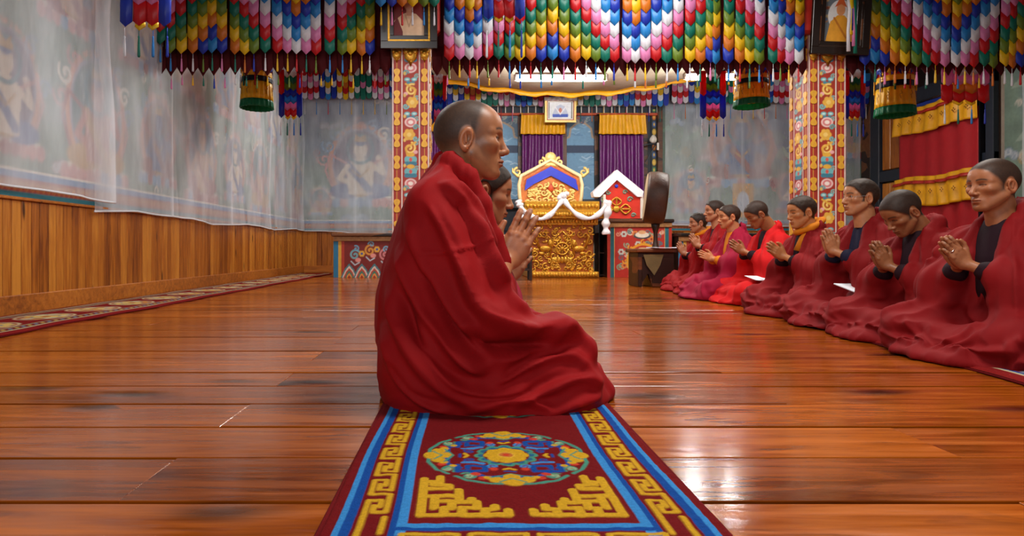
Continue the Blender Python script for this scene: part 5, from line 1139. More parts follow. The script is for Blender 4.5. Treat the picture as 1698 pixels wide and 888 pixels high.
p = tp(922, 303); MB().ball((p[0], .60, p[1] - .02), .05, .02, .07).build('jewel', mat('vermilion_paint'), thr, smooth=True)
g = MB(); p = tp(922, 252); g.ball((p[0], .63, p[1]), .10, .04, .10); g.ball((p[0], .63, p[1] - .12), .17, .04, .05)
for sx in (-1, 1): spiral(g, p[0] + sx*.15, p[1] - .07, .075, 1.5, sx*1.2, .63, .026)
g.build('crest', M_GOLDP, thr, smooth=True)
for sx in (-1, 1):
    g = MB(); p = tp(922 + sx*58, 277); spiral(g, p[0], p[1], .075, math.pi/2, -sx*1.2, .63, .024); q = tp(922 + sx*49, 285); e = tp(922 + sx*67, 270); g.tube([(q[0], .63, q[1]), (p[0], .63, p[1] - .07), (p[0] + sx*.08, .63, p[1]), (e[0], .63, e[1])], [.03, .026, .022, .008], 6); g.build('scroll_finial', M_GOLDP, thr, smooth=True)
# white scarf swagged over the throne front
def bez(pts, n=40):
    p = np.array(pts, float); t = np.linspace(0, len(p) - 1, n); i = np.minimum(t.astype(int), len(p) - 2); f = (t - i)[:, None]; m = np.gradient(p, axis=0)
    return (2*f**3 - 3*f**2 + 1)*p[i] + (f**3 - 2*f**2 + f)*m[i] + (3*f**2 - 2*f**3)*p[i+1] + (f**3 - f**2)*m[i+1]
sc = empty('white_scarf', (at(932, 460, TY).x, TY, 0)); tag(sc, 'long white silk scarf swagged across the throne front', 'scarf')
def sw(pts, nm, r0=.043, y0=-.20):
    q = [(tp(a, b)[0], y0 + d, tp(a, b)[1]) for a, b, d in pts]; w = bez(q); r = [r0*(.85 + .25*math.sin(i*.55)) for i in range(len(w))]; MB().tube([tuple(v) for v in w], r, 8, flat=.55).build(nm, M_WHITE, sc, smooth=True)
sw([(858,336,.1),(862,344,-.02),(874,357,-.02),(892,364,-.02),(908,358,-.02),(922,343,0),(931,331,.02)], 'scarf_swag'); sw([(931,331,.02),(940,344,0),(955,358,-.02),(972,363,-.02),(988,356,-.02),(999,342,0),(1003,334,.05)], 'scarf_swag')
sw([(858,334,.06),(860,340,0),(863,352,0),(866,362,0)], 'scarf_tail', .055); sw([(1003,334,.03),(1004,346,0),(1001,362,.01),(1000,376,.01),(1001,389,.01)], 'scarf_tail', .062)
g = MB(); p = tp(931, 326); g.ball((p[0], -.17, p[1]), .06, .05, .06); g.ball((p[0] - .05, -.17, p[1] - .03), .05, .04, .05); g.ball((p[0] + .05, -.17, p[1] + .03), .05, .04, .04); g.build('scarf_knot', M_WHITE, sc, smooth=True)

# ------------------------------------------------------------------ shrine with white-draped gable on a painted cabinet
def cabinet(label, p0, p1, q0, q1, Y, canvas_fn, dep=.6, group='painted cabinets along the back wall', lid=M_BROWN):
    A, B = at(p0, q1, Y), at(p1, q0, Y); o = empty('painted_cabinet', ((A.x + B.x)/2, Y, 0)); tag(o, label, 'cabinet', group); hw = (B.x - A.x)/2; h = B.z
    MB().box(-hw, hw, .004, dep, .001, h - .05, .006).build('body', M_DARKWOOD, o); MB().box(-hw - .03, hw + .03, -.04, dep + .02, h - .055, h, .012).build('top', lid, o)
    MB().box(-hw, hw, -.02, .004, h - .13, h - .055, .006).build('cornice', mat('ochre_paint', srgb(150, 106, 60), rough=.5, noise=.35, scale=25), o)
    c = canvas_fn(2*hw, h - .13); c.plane('painted_front', PAINT, o, lambda X, Y_: (X - hw, -.001 + 0*X, Y_ + .001)); return o
def cab_shrine(w, h):
    c = Canvas(w, h, .0075, (176,42,30)); r = random.Random(2)
    for k in range(46): c.curl(r.uniform(.14, w - .14), r.uniform(.05, h - .05), r.uniform(.03, .06), r.uniform(0, 6), r.choice([-1.2, 1.2]), .016, r.choice([(120,170,140), (206,150,120), (226,206,180), (70,110,120)]))
    for k in range(10): c.flower(r.uniform(.15, w - .15), r.uniform(.1, h - .1), .05, 6, r.choice([(214,130,60), (190,200,190)]), (150,40,30))
    cx, cy = w*.56, h*.33; 
    for rr, col in ((.27, (222,160,40)), (.235, (180,50,30)), (.205, (222,160,40)), (.175, (60,110,100)), (.135, (222,160,40)), (.105, (150,40,34)), (.07, (70,120,170)), (.035, (230,200,120))): c.ell(cx, cy, rr, rr*1.05, col)
    for k in range(8): a = k*math.pi/4; c.curl(cx + .28*math.cos(a), cy + .29*math.sin(a), .05, a, 1, .02, (222,160,40))
    c.ell(w*.54, h*.83, .14, .05, (40,60,70)); c.ell(w*.54, h*.85, .11, .045, (230,220,200)); c.ell(w*.54, h*.9, .06, .03, (220,170,120))
    for x0, x1, col in ((0, .05, (176,44,26)), (.05, .11, (30,96,106)), (.11, .118, (220,180,90))): c.rect(x0, x1, 0, h, col); c.rect(w - x1, w - x0, 0, h, col)
    return c
cabinet('red painted cabinet with golden rings, under the white-draped shrine', 1007, 1114, 363, 460, TY, cab_shrine)
def cab_left(w, h):
    c = Canvas(w, h, .008, (122,34,28)); r = random.Random(3)
    for x0, x1, col in ((0, .075, (40,120,160)), (.075, .125, (214,170,60)), (.125, .17, (176,60,40))): c.rect(x0, x1, 0, h, col)
    for k in range(9):
        x = .25 + k*.2
        for rr, col in ((.15, (70,130,140)), (.125, (226,206,190)), (.10, (190,70,50)), (.075, (60,130,110)), (.05, (226,150,70)), (.025, (160,40,30))): c.poly([(x - rr*.9, .0), (x - rr*.5, rr*.9), (x, rr*1.5), (x + rr*.5, rr*.9), (x + rr*.9, 0)], col)
    for k in range(7): x = .34 + k*.24; y = h*(.62 + .12*(k % 2)); c.curl(x, y, .09, k, 1.4, .03, [(110,170,180), (214,150,60), (206,130,130)][k % 3]); c.ell(x + .05, y - .08, .045, .035, (224,150,140)); c.curl(x + .02, y + .1, .05, k + 2, -1.1, .02, (110,170,200)); c.line([(x - .06, y - .1), (x, y - .16), (x + .07, y - .12)], .018, (190,210,220)); c.flower(x + .11, y + .02, .05, 6, (222,170,60), (60,90,160))
    return c
cabinet('low painted cabinet with blue and gold edge stripes, left behind the main monk', 553, 720, 386, 460, TY, cab_left, .7)
cabinet('low painted cabinet with blue and yellow edge, behind the boy monk', 1125, 1290, 386, 455, 9.9, cab_left, .7, lid=M_DARKWOOD)
sy = TY + .15; shr = empty('gable_shrine', (at(1023, 363, sy).x, sy, at(1023, 362.8, TY).z)); tag(shr, 'red gable-shaped shrine panel with gold emblem under white drape', 'shrine'); ss = sy/F
def spx(px, py): return ((px - 1023)*ss, -(py - 363)*ss)
MB().prism([spx(1004, 361.5), spx(1004, 316), spx(1023, 290), spx(1062, 322), spx(1062, 361.5)], 0, .12).build('red_panel', mat('scarlet_paint', srgb(206, 44, 22), rough=.5, noise=.12), shr)
MB().prism([spx(984, 326), spx(982, 318), spx(1022, 281), spx(1066, 317), spx(1064, 326), spx(1056, 326), spx(1022, 298), spx(994, 326)], -.05, .16).build('white_drape', M_WHITE, shr)
for px in (1001, 1063): a = spx(px - 1.5, 361.5); b = spx(px + 3, 322); MB().box(a[0], b[0], -.03, .13, max(a[1], .012), b[1], .006).build('white_post', M_WHITEP, shr)
g = MB(); c0 = spx(1022, 346); g.ball((c0[0], -.012, c0[1]), .055, .02, .055)
for a in range(4):
    th = a*math.pi/2; dx, dz = math.cos(th), math.sin(th)
    for off in (-1, 0, 1):
        pts = []
        for t in np.linspace(0, 1, 9): l = .06 + .17*t; b = off*.075*math.sin(math.pi*t); pts.append((c0[0] + dx*l - dz*b, -.014, c0[1] + dz*l*.82 + dx*b))
        if a != 3: g.tube(pts, .013, 6)
g.build('gold_emblem', M_GOLD, shr, smooth=True)
g = MB()
for sx in (-1, 1):
    for x, z, r in ((22, 330, 5), (14, 318, 4), (28, 356, 4)): p = spx(1022 + sx*x, z); spiral(g, p[0], p[1], r*ss, 0, sx*1.2, -.006, .012)
g.build('painted_scroll', mat('sage_paint', srgb(110, 150, 130), rough=.5, noise=.1), shr, smooth=True)
g = MB(); p = spx(1022, 308); g.ball((p[0], -.01, p[1]), .03, .02, .03); g.build('blue_jewel', M_BLUES, shr)
# dark bookcase squeezed between throne and cabinet
bx = empty('narrow_shelf_box', (at(999.5, 460, 10.3).x, 10.3, 0)); tag(bx, 'dark narrow shelf box between the throne and the red cabinet', 'shelf'); hw = .058
MB().box(-hw, hw, .3, .34, .001, .72).build('back_panel', M_DARKWOOD, bx); 
for sx in (-1, 1): MB().box(sx*hw - .01, sx*hw + .01, 0, .34, .001, .72, .003).build('side_panel', M_DARKWOOD, bx)
for z in (.02, .38, .70): MB().box(-hw, hw, .0, .34, z, z + .02, .003).build('shelf', M_DARKWOOD, bx)
# stool at the left of the throne
stl = empty('wooden_stool', (at(858, 468, 9.3).x, 9.3, 0)); tag(stl, 'dark wooden stool partly hidden behind the praying hands', 'stool')
MB().box(-.2, .2, -.16, .16, .44, .475, .008).build('seat', M_DARKWOOD, stl)
for sx in (-1, 1):
    for sy_ in (-1, 1): MB().box(sx*.18 - .02, sx*.18 + .02, sy_*.14 - .02, sy_*.14 + .02, .001, .44, .004).build('leg', M_DARKWOOD, stl)
    MB().box(sx*.18 - .012, sx*.18 + .012, -.14, .14, .14, .17).build('stretcher', M_DARKWOOD, stl)
for sy_ in (-1, 1): MB().box(-.18, .18, sy_*.14 - .012, sy_*.14 + .012, .14, .17).build('stretcher', M_DARKWOOD, stl)

# ------------------------------------------------------------------ low table with papers, standing drum
M_TABLE = wood('red_brown_table_wood', srgb(64, 30, 14), srgb(106, 54, 24), srgb(134, 76, 36), 'x', .4, knots=.05)
LY = 7.55; ls = LY/F; lt = empty('low_table', (at(1088, 476, LY).x, LY + .22, 0)); tag(lt, 'low carved wooden table beside the drum, papers on top', 'table'); hw = 30*ls; th = EYE - (412 - CY)*ls
MB().box(-hw - .03, hw + .02, -.26, .26, th - .045, th, .01).build('table_top', M_TABLE, lt); MB().box(-hw, hw, -.22, .22, th - .11, th - .045, .008).build('apron', M_TABLE, lt)
for sx, a, b in ((-1, -hw, -hw + .05), (1, hw - .26, hw)):
    MB().box(a, b, -.22, .22, .002, th - .10, .006).build('side_panel', M_TABLE, lt)
MB().prism([(-hw + .05, th - .1), (hw - .26, th - .1), (hw - .26, .02), (hw - .30, .16), (-.02, .10), (-hw + .12, .16), (-hw + .05, .03)], -.20, -.17).build('scalloped_front', M_TABLE, lt)
cl = [( -hw + .06, th - .07), (-hw + .30, th - .07), (-hw + .26, .26), (-hw + .19, .14), (-hw + .10, .26)]
MB().prism(cl, -.235, -.222).build('hanging_cloth', mat('khaki_cloth', srgb(112, 92, 56), rough=.9, noise=.15, bump=.2), lt)
M_PAPER = mat('white_paper', srgb(232, 234, 240), rough=.7, noise=.03)
def paper(label, loc, rz, w, d, th_=.012, tilt=(0, 0), curl=.01):
    o = empty('prayer_sheets', loc, rz); tag(o, label, 'papers', 'white prayer sheets'); 
    n = 7; X, Y = np.meshgrid(np.linspace(-w/2, w/2, n), np.linspace(-d/2, d/2, n)); Z = curl*((X/w*2)**2) + tilt[0]*X + tilt[1]*Y
    for k, (nm, dz, dxy) in enumerate((('bottom_sheet', 0, .008), ('top_sheet', th_, 0))):
        ob = link(nm, grid_mesh(nm, np.stack([X + dxy, Y - dxy, Z + dz], -1)), M_PAPER, o); md = ob.modifiers.new('thickness', 'SOLIDIFY'); md.thickness = th_*.8; md.offset = -1 if k else 1
    return o
paper('white loose sheets hanging over the edge of the low table', (lt.location.x + .12, LY + .05, th + .006), .1, .36, .26, .008, (0, 0), .004); paper('small white sheet lying at the left of the low table', (lt.location.x - .10, LY + .12, th + .004), -.2, .13, .10, .004, (0, 0), .002)
paper('white prayer sheets on the lap of the monk with glasses', (2.25, 3.53, .22), .35, .28, .18, .008, (0, .30), .004); paper('white prayer sheets on the lap between bright red robe and orange scarf', (2.46, 4.88, .175), .7, .24, .24, .008, (0, .35), .004); paper('second white sheet beside the bright red robe, lying a little behind', (2.40, 5.08, .215), .2, .22, .14, .006, (0, .2), .003)
DY = 8.30; dp = at(1087, 330, DY); drm = empty('standing_drum', (at(1087, 400, DY).x, DY, 0)); tag(drm, 'large old brown drum upright on a turned wooden pole', 'drum')
M_DRUM = mat('worn_brown_drum_shell', srgb(72, 40, 22), rough=.5, noise=.5, scale=5, bump=.3); M_SKIN = mat('drum_hide', srgb(186, 164, 128), rough=.7, noise=.2, scale=6)
zc = EYE - (328 - CY)*DY/F; rad = .335
def drum_part(nm, prof, m, n=36):
    g = MB(); g.lathe(prof, n); o = g.build(nm, m, drm, (0, 0, zc), smooth=(nm == 'shell')); o.rotation_euler = (0, math.radians(90 + 6), math.radians(-12.5)); return o
drum_part('shell', [(rad*.95, -.13), (rad*1.0, -.10), (rad*1.03, 0), (rad*1.0, .10), (rad*.95, .13)], M_DRUM); drum_part('drum_hide', [(rad*.1, -.135), (rad*.9, -.134), (rad*.965, -.118), (rad*.99, -.085), (rad*.98, -.08)], M_SKIN); drum_part('drum_hide', [(rad*.98, .08), (rad*.99, .085), (rad*.965, .118), (rad*.9, .134), (rad*.1, .135)], M_SKIN)
MB().lathe([(.17, .001), (.17, .04), (.06, .07), (.035, .12), (.03, .40), (.06, .44), (.04, .50), (.028, .56), (.026, .66), (.05, .74), (.06, .79)], 14).build('pole', M_DARKWOOD, drm, smooth=True)
# ------------------------------------------------------------------ silk streamers, valances, banners
SILK = [satin('blue_silk', (34, 58, 176)), satin('sky_blue_silk', (44, 138, 208)), satin('white_silk', (226, 226, 230)), satin('pink_silk', (222, 132, 182)), satin('red_silk', (202, 26, 32)), satin('teal_silk', (16, 120, 100)), satin('olive_silk', (112, 136, 40)), satin('gold_silk', (232, 190, 24)), satin('orange_silk', (212, 118, 30))]
CN = ['blue', 'sky blue', 'white', 'pink', 'red', 'teal', 'olive', 'yellow', 'orange']
M_MAROONV = M_MAROON; M_GREENB = satin('green_silk', (16, 132, 84)); M_NAVYS = satin('navy_silk', (18, 26, 52)); M_YELS = satin('yellow_banner_silk', (250, 194, 24), .15)
SW, SHT = .103, .122
def chevron_mesh(w, top, point, seed=0):
    """pointed silk piece, origin at its tip level, slightly rounded across, with a folded rim"""
    n = 6; vs = []; fs = []; r = random.Random(seed)
    for j, z in enumerate((top, top*.5, 0.0)):
        for i in range(n + 1):
            t = i/n; x = (t - .5)*w; e = 1 - abs(2*t - 1); zz = z + (point*(1 - e) if j == 2 else (.5*point*(1 - e) if j == 1 else 0))
            vs.append((x, -.010*math.sin(math.pi*t) - .003*r.random() - (.004 if j == 2 else 0), zz))
    k = len(vs); vs += [(x*.985, y + .006, z) for x, y, z in vs]; m = n + 1
    for j in range(2):
        for i in range(n): a = j*m + i; fs += [(a, a+1, a+m+1, a+m), (k+a, k+a+m, k+a+m+1, k+a+1)]
    for i in range(n): fs += [(i, k+i, k+i+1, i+1), (2*m+i, 2*m+i+1, k+2*m+i+1, k+2*m+i)]
    for j in range(2): fs += [(j*m, j*m+m, k+j*m+m, k+j*m), (j*m+n, k+j*m+n, k+j*m+m+n, j*m+m+n)]
    return MB().add(vs, fs).mesh('chevron', True)
_chev = {}
def chev(ci, v, w=SW, top=.21, pt=.056):
    key = (ci, v, w, top, pt)
    if key not in _chev: me = chevron_mesh(w, top, pt, v); me.materials.append(SILK[ci] if isinstance(ci, int) else ci); _chev[key] = me
    return _chev[key]
_tas = {}
def tassel_mesh(m, l=.17, r=.011):
    key = (m.name, l, r)
    if key not in _tas:
        g = MB(); g.tube([(0, 0, .01), (0, 0, -l*.28)], .0025, 5); g.lathe([(.003, -l*.24), (r*.7, -l*.27), (r*.55, -l*.33), (r*.8, -l*.5), (r, -l*.95), (r*.7, -l)], 8); me = g.mesh('tassel', True); me.materials.append(m); _tas[key] = me
    return _tas[key]
RS = random.Random(12)
TC = {0: 3, 1: 5, 2: 4, 3: 7, 4: 6, 5: 2, 6: 1, 7: 2, 8: 4}
def streamer(label, px, tip, py_tip, Y, group, n=None, ztop=3.0, tas=True):
    z0 = EYE - (py_tip - CY)*Y/F; x = (px - CX)*Y/F; o = empty('silk_streamer', (x, Y, z0)); tag(o, label, 'streamer', group)
    n = n or int(math.ceil((ztop - z0)/SHT)) ; rz = RS.uniform(-.10, .10)
    for k in range(n):
        link('chevron', chev((tip - k) % 9, RS.randint(0, 3)), None, o, (RS.uniform(-.002, .002), -.0045*k, k*SHT), (0, RS.uniform(-.02, .02), rz + RS.uniform(-.02, .02)))
    if tas: link('tassel', tassel_mesh(SILK[TC[tip] if RS.random() < .6 else RS.randint(0, 8)]), None, o, (0, 0, 0))
    top = z0 + n*SHT + .06
    MB().tube([(0, .02, n*SHT), (0, .05, max(n*SHT + .05, 3.02 - z0))], .006, 4).build('hanging_loop', M_MAROON, o)
    return o
def lst(xs, tips): return list(zip(xs, tips))
left = lst([283,301,320,337,352,368,390,406,421,440,460,477,492,508,524,547,568,582,600,613], [6,7,8,0,1,0,8,7,6,5,4,3,2,3,4,5,6,7,8,0])
left = [(232, 4), (249, 3), (266, 5)] + left
mid = lst([745,762,779,791,809,827,845,862,880,897,916,935,954,972,988,1003,1018,1040,1053,1070,1088,1106,1124,1144,1161,1178,1186,1208,1227,1243,1259,1282,1294,1308,1324], [4,3,2,3,4,5,6,7,8,0,1,0,8,7,6,5,4,3,2,3,4,5,6,7,8,0,1,0,8,7,6,5,4,3,2])
right = lst([1434,1451,1467,1484,1501,1520,1537,1551,1566,1585,1600,1614,1631,1646,1666,1678,1692,1708], [0,1,0,8,7,6,5,4,3,2,3,4,5,6,7,8,0,1])
for bay, rowl, where in (('left', left, 'left of the left pillar'), ('middle', mid, 'between the pillars'), ('right', right, 'right of the right pillar')):
    for i, (px, tip) in enumerate(rowl):
        py = 82 + (px - 230)*.013 + (6 if px > 700 else 0) + RS.uniform(-2, 2)
        if px < 275: py -= 14
        streamer(f'{ordinal(i+1)} silk streamer from left in the row {where}, {CN[tip]} tip', px, tip, py + 6, 6.30, f'chevron streamers in the {bay} row')
for i, (px, tip) in enumerate(((632, 1), (650, 0), (667, 8), (684, 7), (703, 6), (720, 5))): streamer(f'{ordinal(i+1)} short streamer from left in front of the cream-robe portrait, {CN[tip]} tip', px, tip, 13, 6.1, 'short streamers over the left portrait', n=3)
streamer('lone short streamer with yellow tip below the orange-robe portrait', 1413, 7, 108, 6.42, 'chevron streamers in the right row', n=3)
# maroon scalloped valance behind each row
def tab_valance(label, p0, p1):
    Y = 6.40; x0, x1 = (p0 - CX)*Y/F, (p1 - CX)*Y/F; z = EYE - (126 - CY)*Y/F; o = empty('scalloped_valance', ((x0 + x1)/2, Y, z)); tag(o, label, 'valance', 'maroon valances behind the streamers')
    MB().box((x0 - x1)/2, (x1 - x0)/2, .012, .02, .11, .80).build('backing_cloth', M_MAROON, o); n = int((x1 - x0)/.105); w = (x1 - x0)/n
    me = chevron_mesh(w*.99, .30, .085, 3); me.materials.append(M_MAROON)
    for k in range(n):
        zj = RS.uniform(-.008, .008); link('scallop_tab', me, None, o, ((x0 - x1)/2 + (k + .5)*w, 0, zj))
        if RS.random() < (.9 if x1 < 0 else .45): link('tassel', tassel_mesh(SILK[RS.randint(0, 8)], RS.choice([.10, .13]), .010), None, o, ((x0 - x1)/2 + (k + .5)*w, 0, zj + .005))
    return o
tab_valance('maroon scalloped valance behind the left streamer row', 240, 648); tab_valance('maroon scalloped valance behind the middle streamer row', 716, 1338); tab_valance('maroon scalloped valance behind the right streamer row', 1404, 1720)
# petal frieze along the back wall
PET = [2, 4, 1, 0, 2, 7, 8, 2, 5, 3, 2, 0]
def petal_mesh():
    g = MB(); out = [(-.046, .13), (-.048, .04)] + [(-.048*math.cos(t), -.05*math.sin(t)*1.1 + .04) for t in np.linspace(.35, math.pi - .35, 7)] + [(.048, .04), (.046, .13)]
    return g.prism(out, -.012, 0)
_pm = petal_mesh()
_pet = {}
def petal(ci):
    if ci not in _pet: me = MB().prism([(v[0], v[2]) for v in _pm.v[:len(_pm.v)//2]], -.012, 0).mesh('petal'); me.materials.append(SILK[ci]); _pet[ci] = me
    return _pet[ci]
def frieze(label, x0, x1, zb, seed):
    Y = 11.86; o = empty('petal_frieze', ((x0 + x1)/2, Y, zb)); tag(o, label, 'valance', 'petal friezes along the back wall'); n = int((x1 - x0)/.104); w = (x1 - x0)/n; hw = (x1 - x0)/2; r = random.Random(seed)
    MB().box(-hw, hw, .02, .05, .05, .75).build('backing_cloth', M_NAVYS, o)
    sets = [((2, 4, 3), (3, 4, 2)), ((0, 0, 2), (1, 2, 7)), ((2, 7, 4), (7, 4, 8)), ((5, 2, 5), (5, 5, 3)), ((2, 3, 4), (3, 2, 4)), ((1, 0, 2), (0, 1, 3))]
    for k in range(n):
        gi = (k//3) % len(sets); a = sets[gi][1 if k % 3 == 1 else 0]
        for row in range(5): link('petal', petal(a[row % 3]), None, o, (-hw + (k + .5)*w, -.009*row, row*.105 + (0 if k % 3 != 1 else -.02)))
        if k % 2 == 0: link('tassel', tassel_mesh(SILK[r.randint(0, 8)], .30, .008), None, o, (-hw + (k + .5)*w, 0, -.01))
    MB().tube([(-hw, .03, .62), (hw, .03, .62)], .02, 6).build('hanging_rod', M_DARKWOOD, o)
    return o
frieze('coloured petal frieze above the veil left of the left pillar', -3.02, -1.05, 3.28, 1); frieze('coloured petal frieze above the throne and painted windows', -.62, 3.85, 3.15, 2); frieze('coloured petal frieze above the veil behind the row', 3.9, 7.6, 3.2, 3)

# ------------------------------------------------------------------ canopy with yellow edge and the fluorescent tubes under it
def canopy():
    o = empty('cloth_canopy', (1.75, 9.6, 3.1)); tag(o, 'pale sagging cloth canopy with yellow edge above the tube lamp', 'canopy'); nx, ny = 50, 14
    X, T = np.meshgrid(np.linspace(-2.25, 2.25, nx), np.linspace(0, 1, ny)); q = (X/2.25)**2
    Z = (3.06 + .07*T + .30*q*(.4 + .6*T) - .10*np.sin(math.pi*T) + .02*np.sin(X*9 + 4*T)) - 3.1; Yv = -1.2 + 2.4*T
    ob = link('canopy_cloth', grid_mesh('canopy_cloth', np.stack([X, Yv, Z], -1)), mat('pale_canopy_cotton', srgb(196, 184, 160), rough=.85, noise=.12), o); ob.modifiers.new('thickness', 'SOLIDIFY').thickness = .006
    e = np.stack([X[-1], Yv[-1], Z[-1]], -1); P = np.stack([e + np.array((0, .0, .02)), e + np.array((0, -.03, -.03)), e + np.array((0, -.035, -.09))], 0); P[2, :, 2] += .01*np.sin(np.arange(nx)*1.9)
    ob = link('yellow_edge', grid_mesh('yellow_edge', P), M_YEL, o); ob.modifiers.new('thickness', 'SOLIDIFY').thickness = .006
    f = np.stack([X[0], Yv[0], Z[0]], -1); P = np.stack([f + np.array((0, 0, .1)), f + np.array((0, -.02, .0)), f + np.array((0, -.025, -.05))], 0); P[2, ::2, 2] += .05
    ob = link('pointed_front_edge', grid_mesh('pointed_front_edge', P, smooth=False), mat('pale_canopy_cotton'), o); ob.modifiers.new('thickness', 'SOLIDIFY').thickness = .006
    for x in (-2.2, 2.2):
        for y in (-1.15, 1.15): MB().tube([(x, y, .1), (x, y, ZC - 3.1)], .006, 5).build('hanging_cord', M_DARKWOOD, o)
    return o
canopy()
def tube_mat():
    m = bpy.data.materials.new('fluorescent_glow'); m.use_nodes = True; N = m.node_tree.nodes; b = N['Principled BSDF']; b.inputs['Base Color'].default_value = (1, 1, 1, 1); b.inputs['Emission Color'].default_value = (1, .98, .95, 1); b.inputs['Emission Strength'].default_value = 150; return m
M_TUBE = tube_mat()
def tube_lamp(label, x, y, z, l=1.24, cord=True):
    o = empty('fluorescent_lamp', (x, y, z)); tag(o, label, 'lamp', 'fluorescent tube lamps')
    MB().box(-l/2, l/2, -.03, .03, .045, .085, .006).build('batten', M_WHITEP, o); MB().tube([(-l/2 + .02, 0, 0), (l/2 - .02, 0, 0)], .030, 12).build('glowing_tube', M_TUBE, o, smooth=True)
    for s in (-1, 1): MB().box(s*l/2 - .02, s*l/2 + .02, -.025, .025, -.02, .06, .005).build('end_cap', M_WHITEP, o); MB().tube([(s*l*.35, 0, .08), (s*l*.35, 0, ZC - z)], .004, 5).build('hanging_cord', M_DARKWOOD, o)
    return o
tube_lamp('bright fluorescent tube hanging above the throne', at(930, 131, 8.6).x, 8.6, at(930, 131, 8.6).z); tube_lamp('fluorescent tube half hidden behind the yellow cylinder banner', at(1196, 129, 8.6).x, 8.6, at(1196, 129, 8.6).z, 1.0)

# ------------------------------------------------------------------ chevron banners and cylinder banners
def banner(label, px, py_bot, Y, w, seq=(4, 3, 1, 0, 6, 5, 2), side=(0, 4), hgt=.56, tl=.2):
    z = EYE - (py_bot - CY)*Y/F; o = empty('chevron_banner', ((px - CX)*Y/F, Y, z)); tag(o, label, 'banner', 'layered chevron banners'); cw = w*.5/2*1.04; sw = w*.24; st = hgt/len(seq)
    for s in (-1, 1):
        for k, ci in enumerate(side): link('side_ribbon', chev(ci, 1, sw, hgt*.56, .04), None, o, (s*(w/2 - sw/2), -.004 - .004*k, k*hgt*.5))
        for k, ci in enumerate(seq): link('chevron', chev(ci, k % 3, cw, st*1.5, .035), None, o, (s*cw/2, .004 - .003*k, .01 + k*st))
        link('gold_point', chev(7, 0, cw*.8, .06, .03), None, o, (s*cw/2, .012, -.02))
    for k in range(4): link('tassel', tassel_mesh(SILK[(2, 5, 1, 0)[k]], tl, .010), None, o, ((-.42 + .28*k)*w, 0, -.01))
    MB().tube([(-w/2, .01, hgt*1.02), (w/2, .01, hgt*1.02)], .012, 6).build('hanging_rod', M_DARKWOOD, o); MB().tube([(0, .01, hgt), (0, .01, ZC - z)], .005, 5).build('hanging_cord', M_DARKWOOD, o)
    return o
banner('chevron banner with blue sides hanging left of the left pillar', 482, 196, 7.78, .29); banner('chevron banner with blue sides hanging beside the half-hidden tube lamp', 1182, 198, 7.78, .32); banner('chevron banner hanging right beside the right pillar', 1417, 198, 7.78, .26); banner('narrow chevron banner hanging right beside the left pillar', 727, 208, 7.6, .20)
banner('large near chevron banner at the upper left, blue sides cut by the top edge', 242, 46, 4.3, .345, (4, 3, 1, 2), tl=.19); banner('large near chevron banner above the main monk, white and red tassels', 836, 34, 5.3, .345, (4, 3, 2, 1), tl=.30); banner('red and orange chevron banner hanging before the red door curtain', 1600, 172, 6.6, .50, (4, 8, 3, 2), (4, 3), .36, .2)
def pleat(nm, m, o, r0, r1, z0, z1, npl, amp, n=96):
    t = np.linspace(0, 2*math.pi, n + 1); s = np.linspace(0, 1, 5); T, Sg = np.meshgrid(t, s); r = r0 + (r1 - r0)*Sg + amp*np.sin(T*npl)*(1 - .5*Sg)
    ob = link(nm, grid_mesh(nm, np.stack([r*np.cos(T), r*np.sin(T), z0 + (z1 - z0)*Sg], -1)), m, o); ob.modifiers.new('thickness', 'SOLIDIFY').thickness = .006; return ob
M_MOTIF = mat('ochre_brocade_thread', srgb(150, 96, 16), rough=.6, noise=.1)
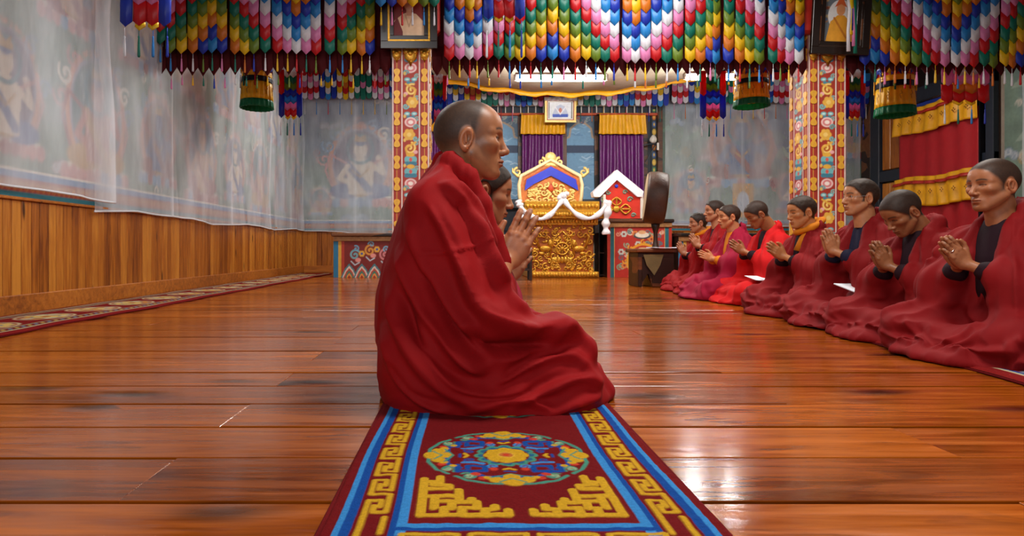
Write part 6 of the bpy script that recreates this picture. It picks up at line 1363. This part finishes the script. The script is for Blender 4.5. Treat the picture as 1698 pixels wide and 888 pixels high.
def cylinder_banner(label, px, py_bot, Y, rad, h):
    z = EYE - (py_bot - CY)*Y/F; o = empty('cylinder_banner', ((px - CX)*Y/F, Y, z)); tag(o, label, 'banner', 'yellow cylinder victory banners')
    pleat('green_hem', M_GREENB, o, rad*1.06, rad*1.03, 0, h*.20, 20, .010); pleat('yellow_skirt', M_YELS, o, rad*1.02, rad*.96, h*.20, h*.66, 20, .009); pleat('navy_band', M_NAVYS, o, rad*.975, rad*.97, h*.66, h*.80, 20, .003); pleat('yellow_band', M_YELS, o, rad*.96, rad*.96, h*.80, h*.94, 20, .003); pleat('red_band', SILK[4], o, rad*.95, rad*.95, h*.94, h*1.04, 20, .003)
    for k in range(12): a = k*math.pi/6; me = chev(7 if k % 2 else 0, 0, rad*.5, .05, -.06); link('crown_point', me, None, o, (rad*.95*math.cos(a), rad*.95*math.sin(a), h*1.04), (0, 0, a + math.pi/2))
    MB().lathe([(rad*.2, h*.3), (rad*.95, h*.26)], 24).build('inner_lining', M_MAROON, o); MB().tube([(0, 0, h*.3), (0, 0, ZC - z)], .006, 5).build('hanging_cord', M_DARKWOOD, o)
    for k in range(8): a = k*math.pi/4 + .2; link('tassel', tassel_mesh(SILK[(2, 5, 4, 7)[k % 4]], .22, .010), None, o, (rad*1.04*math.cos(a), rad*1.04*math.sin(a), h*1.0))
    for k in range(10): a = k*math.pi/5; MB().tube([(1.03*rad*math.cos(a) + dx*math.sin(a), 1.03*rad*math.sin(a) - dx*math.cos(a), h*.44 + dz) for dx, dz in ((0, -.05), (.012, 0), (-.015, .01), (0, .05))], .0035, 4).build('brocade_motif', M_MOTIF, o)
    return o
cylinder_banner('yellow cylinder banner hanging left, before the left wall veil', 426, 180, 7.78, .185, .46); cylinder_banner('yellow cylinder banner with green hem hanging in the middle of the hall', 1246, 177, 7.78, .195, .40); cylinder_banner('yellow cylinder banner hanging before the slate framed door', 1484, 192, 7.78, .205, .50)
# papers held in the laps of the row

rb = empty('ribbon_bundle', at(1410, 86, 6.15)); tag(rb, 'bundle of white, pink and blue ribbons hanging over the orange-robe portrait', 'ribbons')
for k, (ci, dx, l0) in enumerate(((2, -.03, .0), (3, .02, .05), (0, .0, .22), (5, .035, -.02), (7, -.005, .16))): MB().tube([(dx, -.02*k*.3, .62), (dx*.6, -.03, .40), (dx*1.1, -.02, .2), (dx, -.02, l0)], [.018, .022, .016, .02], 7, flat=.5).build('ribbon', SILK[ci], rb, smooth=True)
MB().tube([(0, 0, .60), (0, .1, 1.0)], .005, 5).build('hanging_cord', M_DARKWOOD, rb)
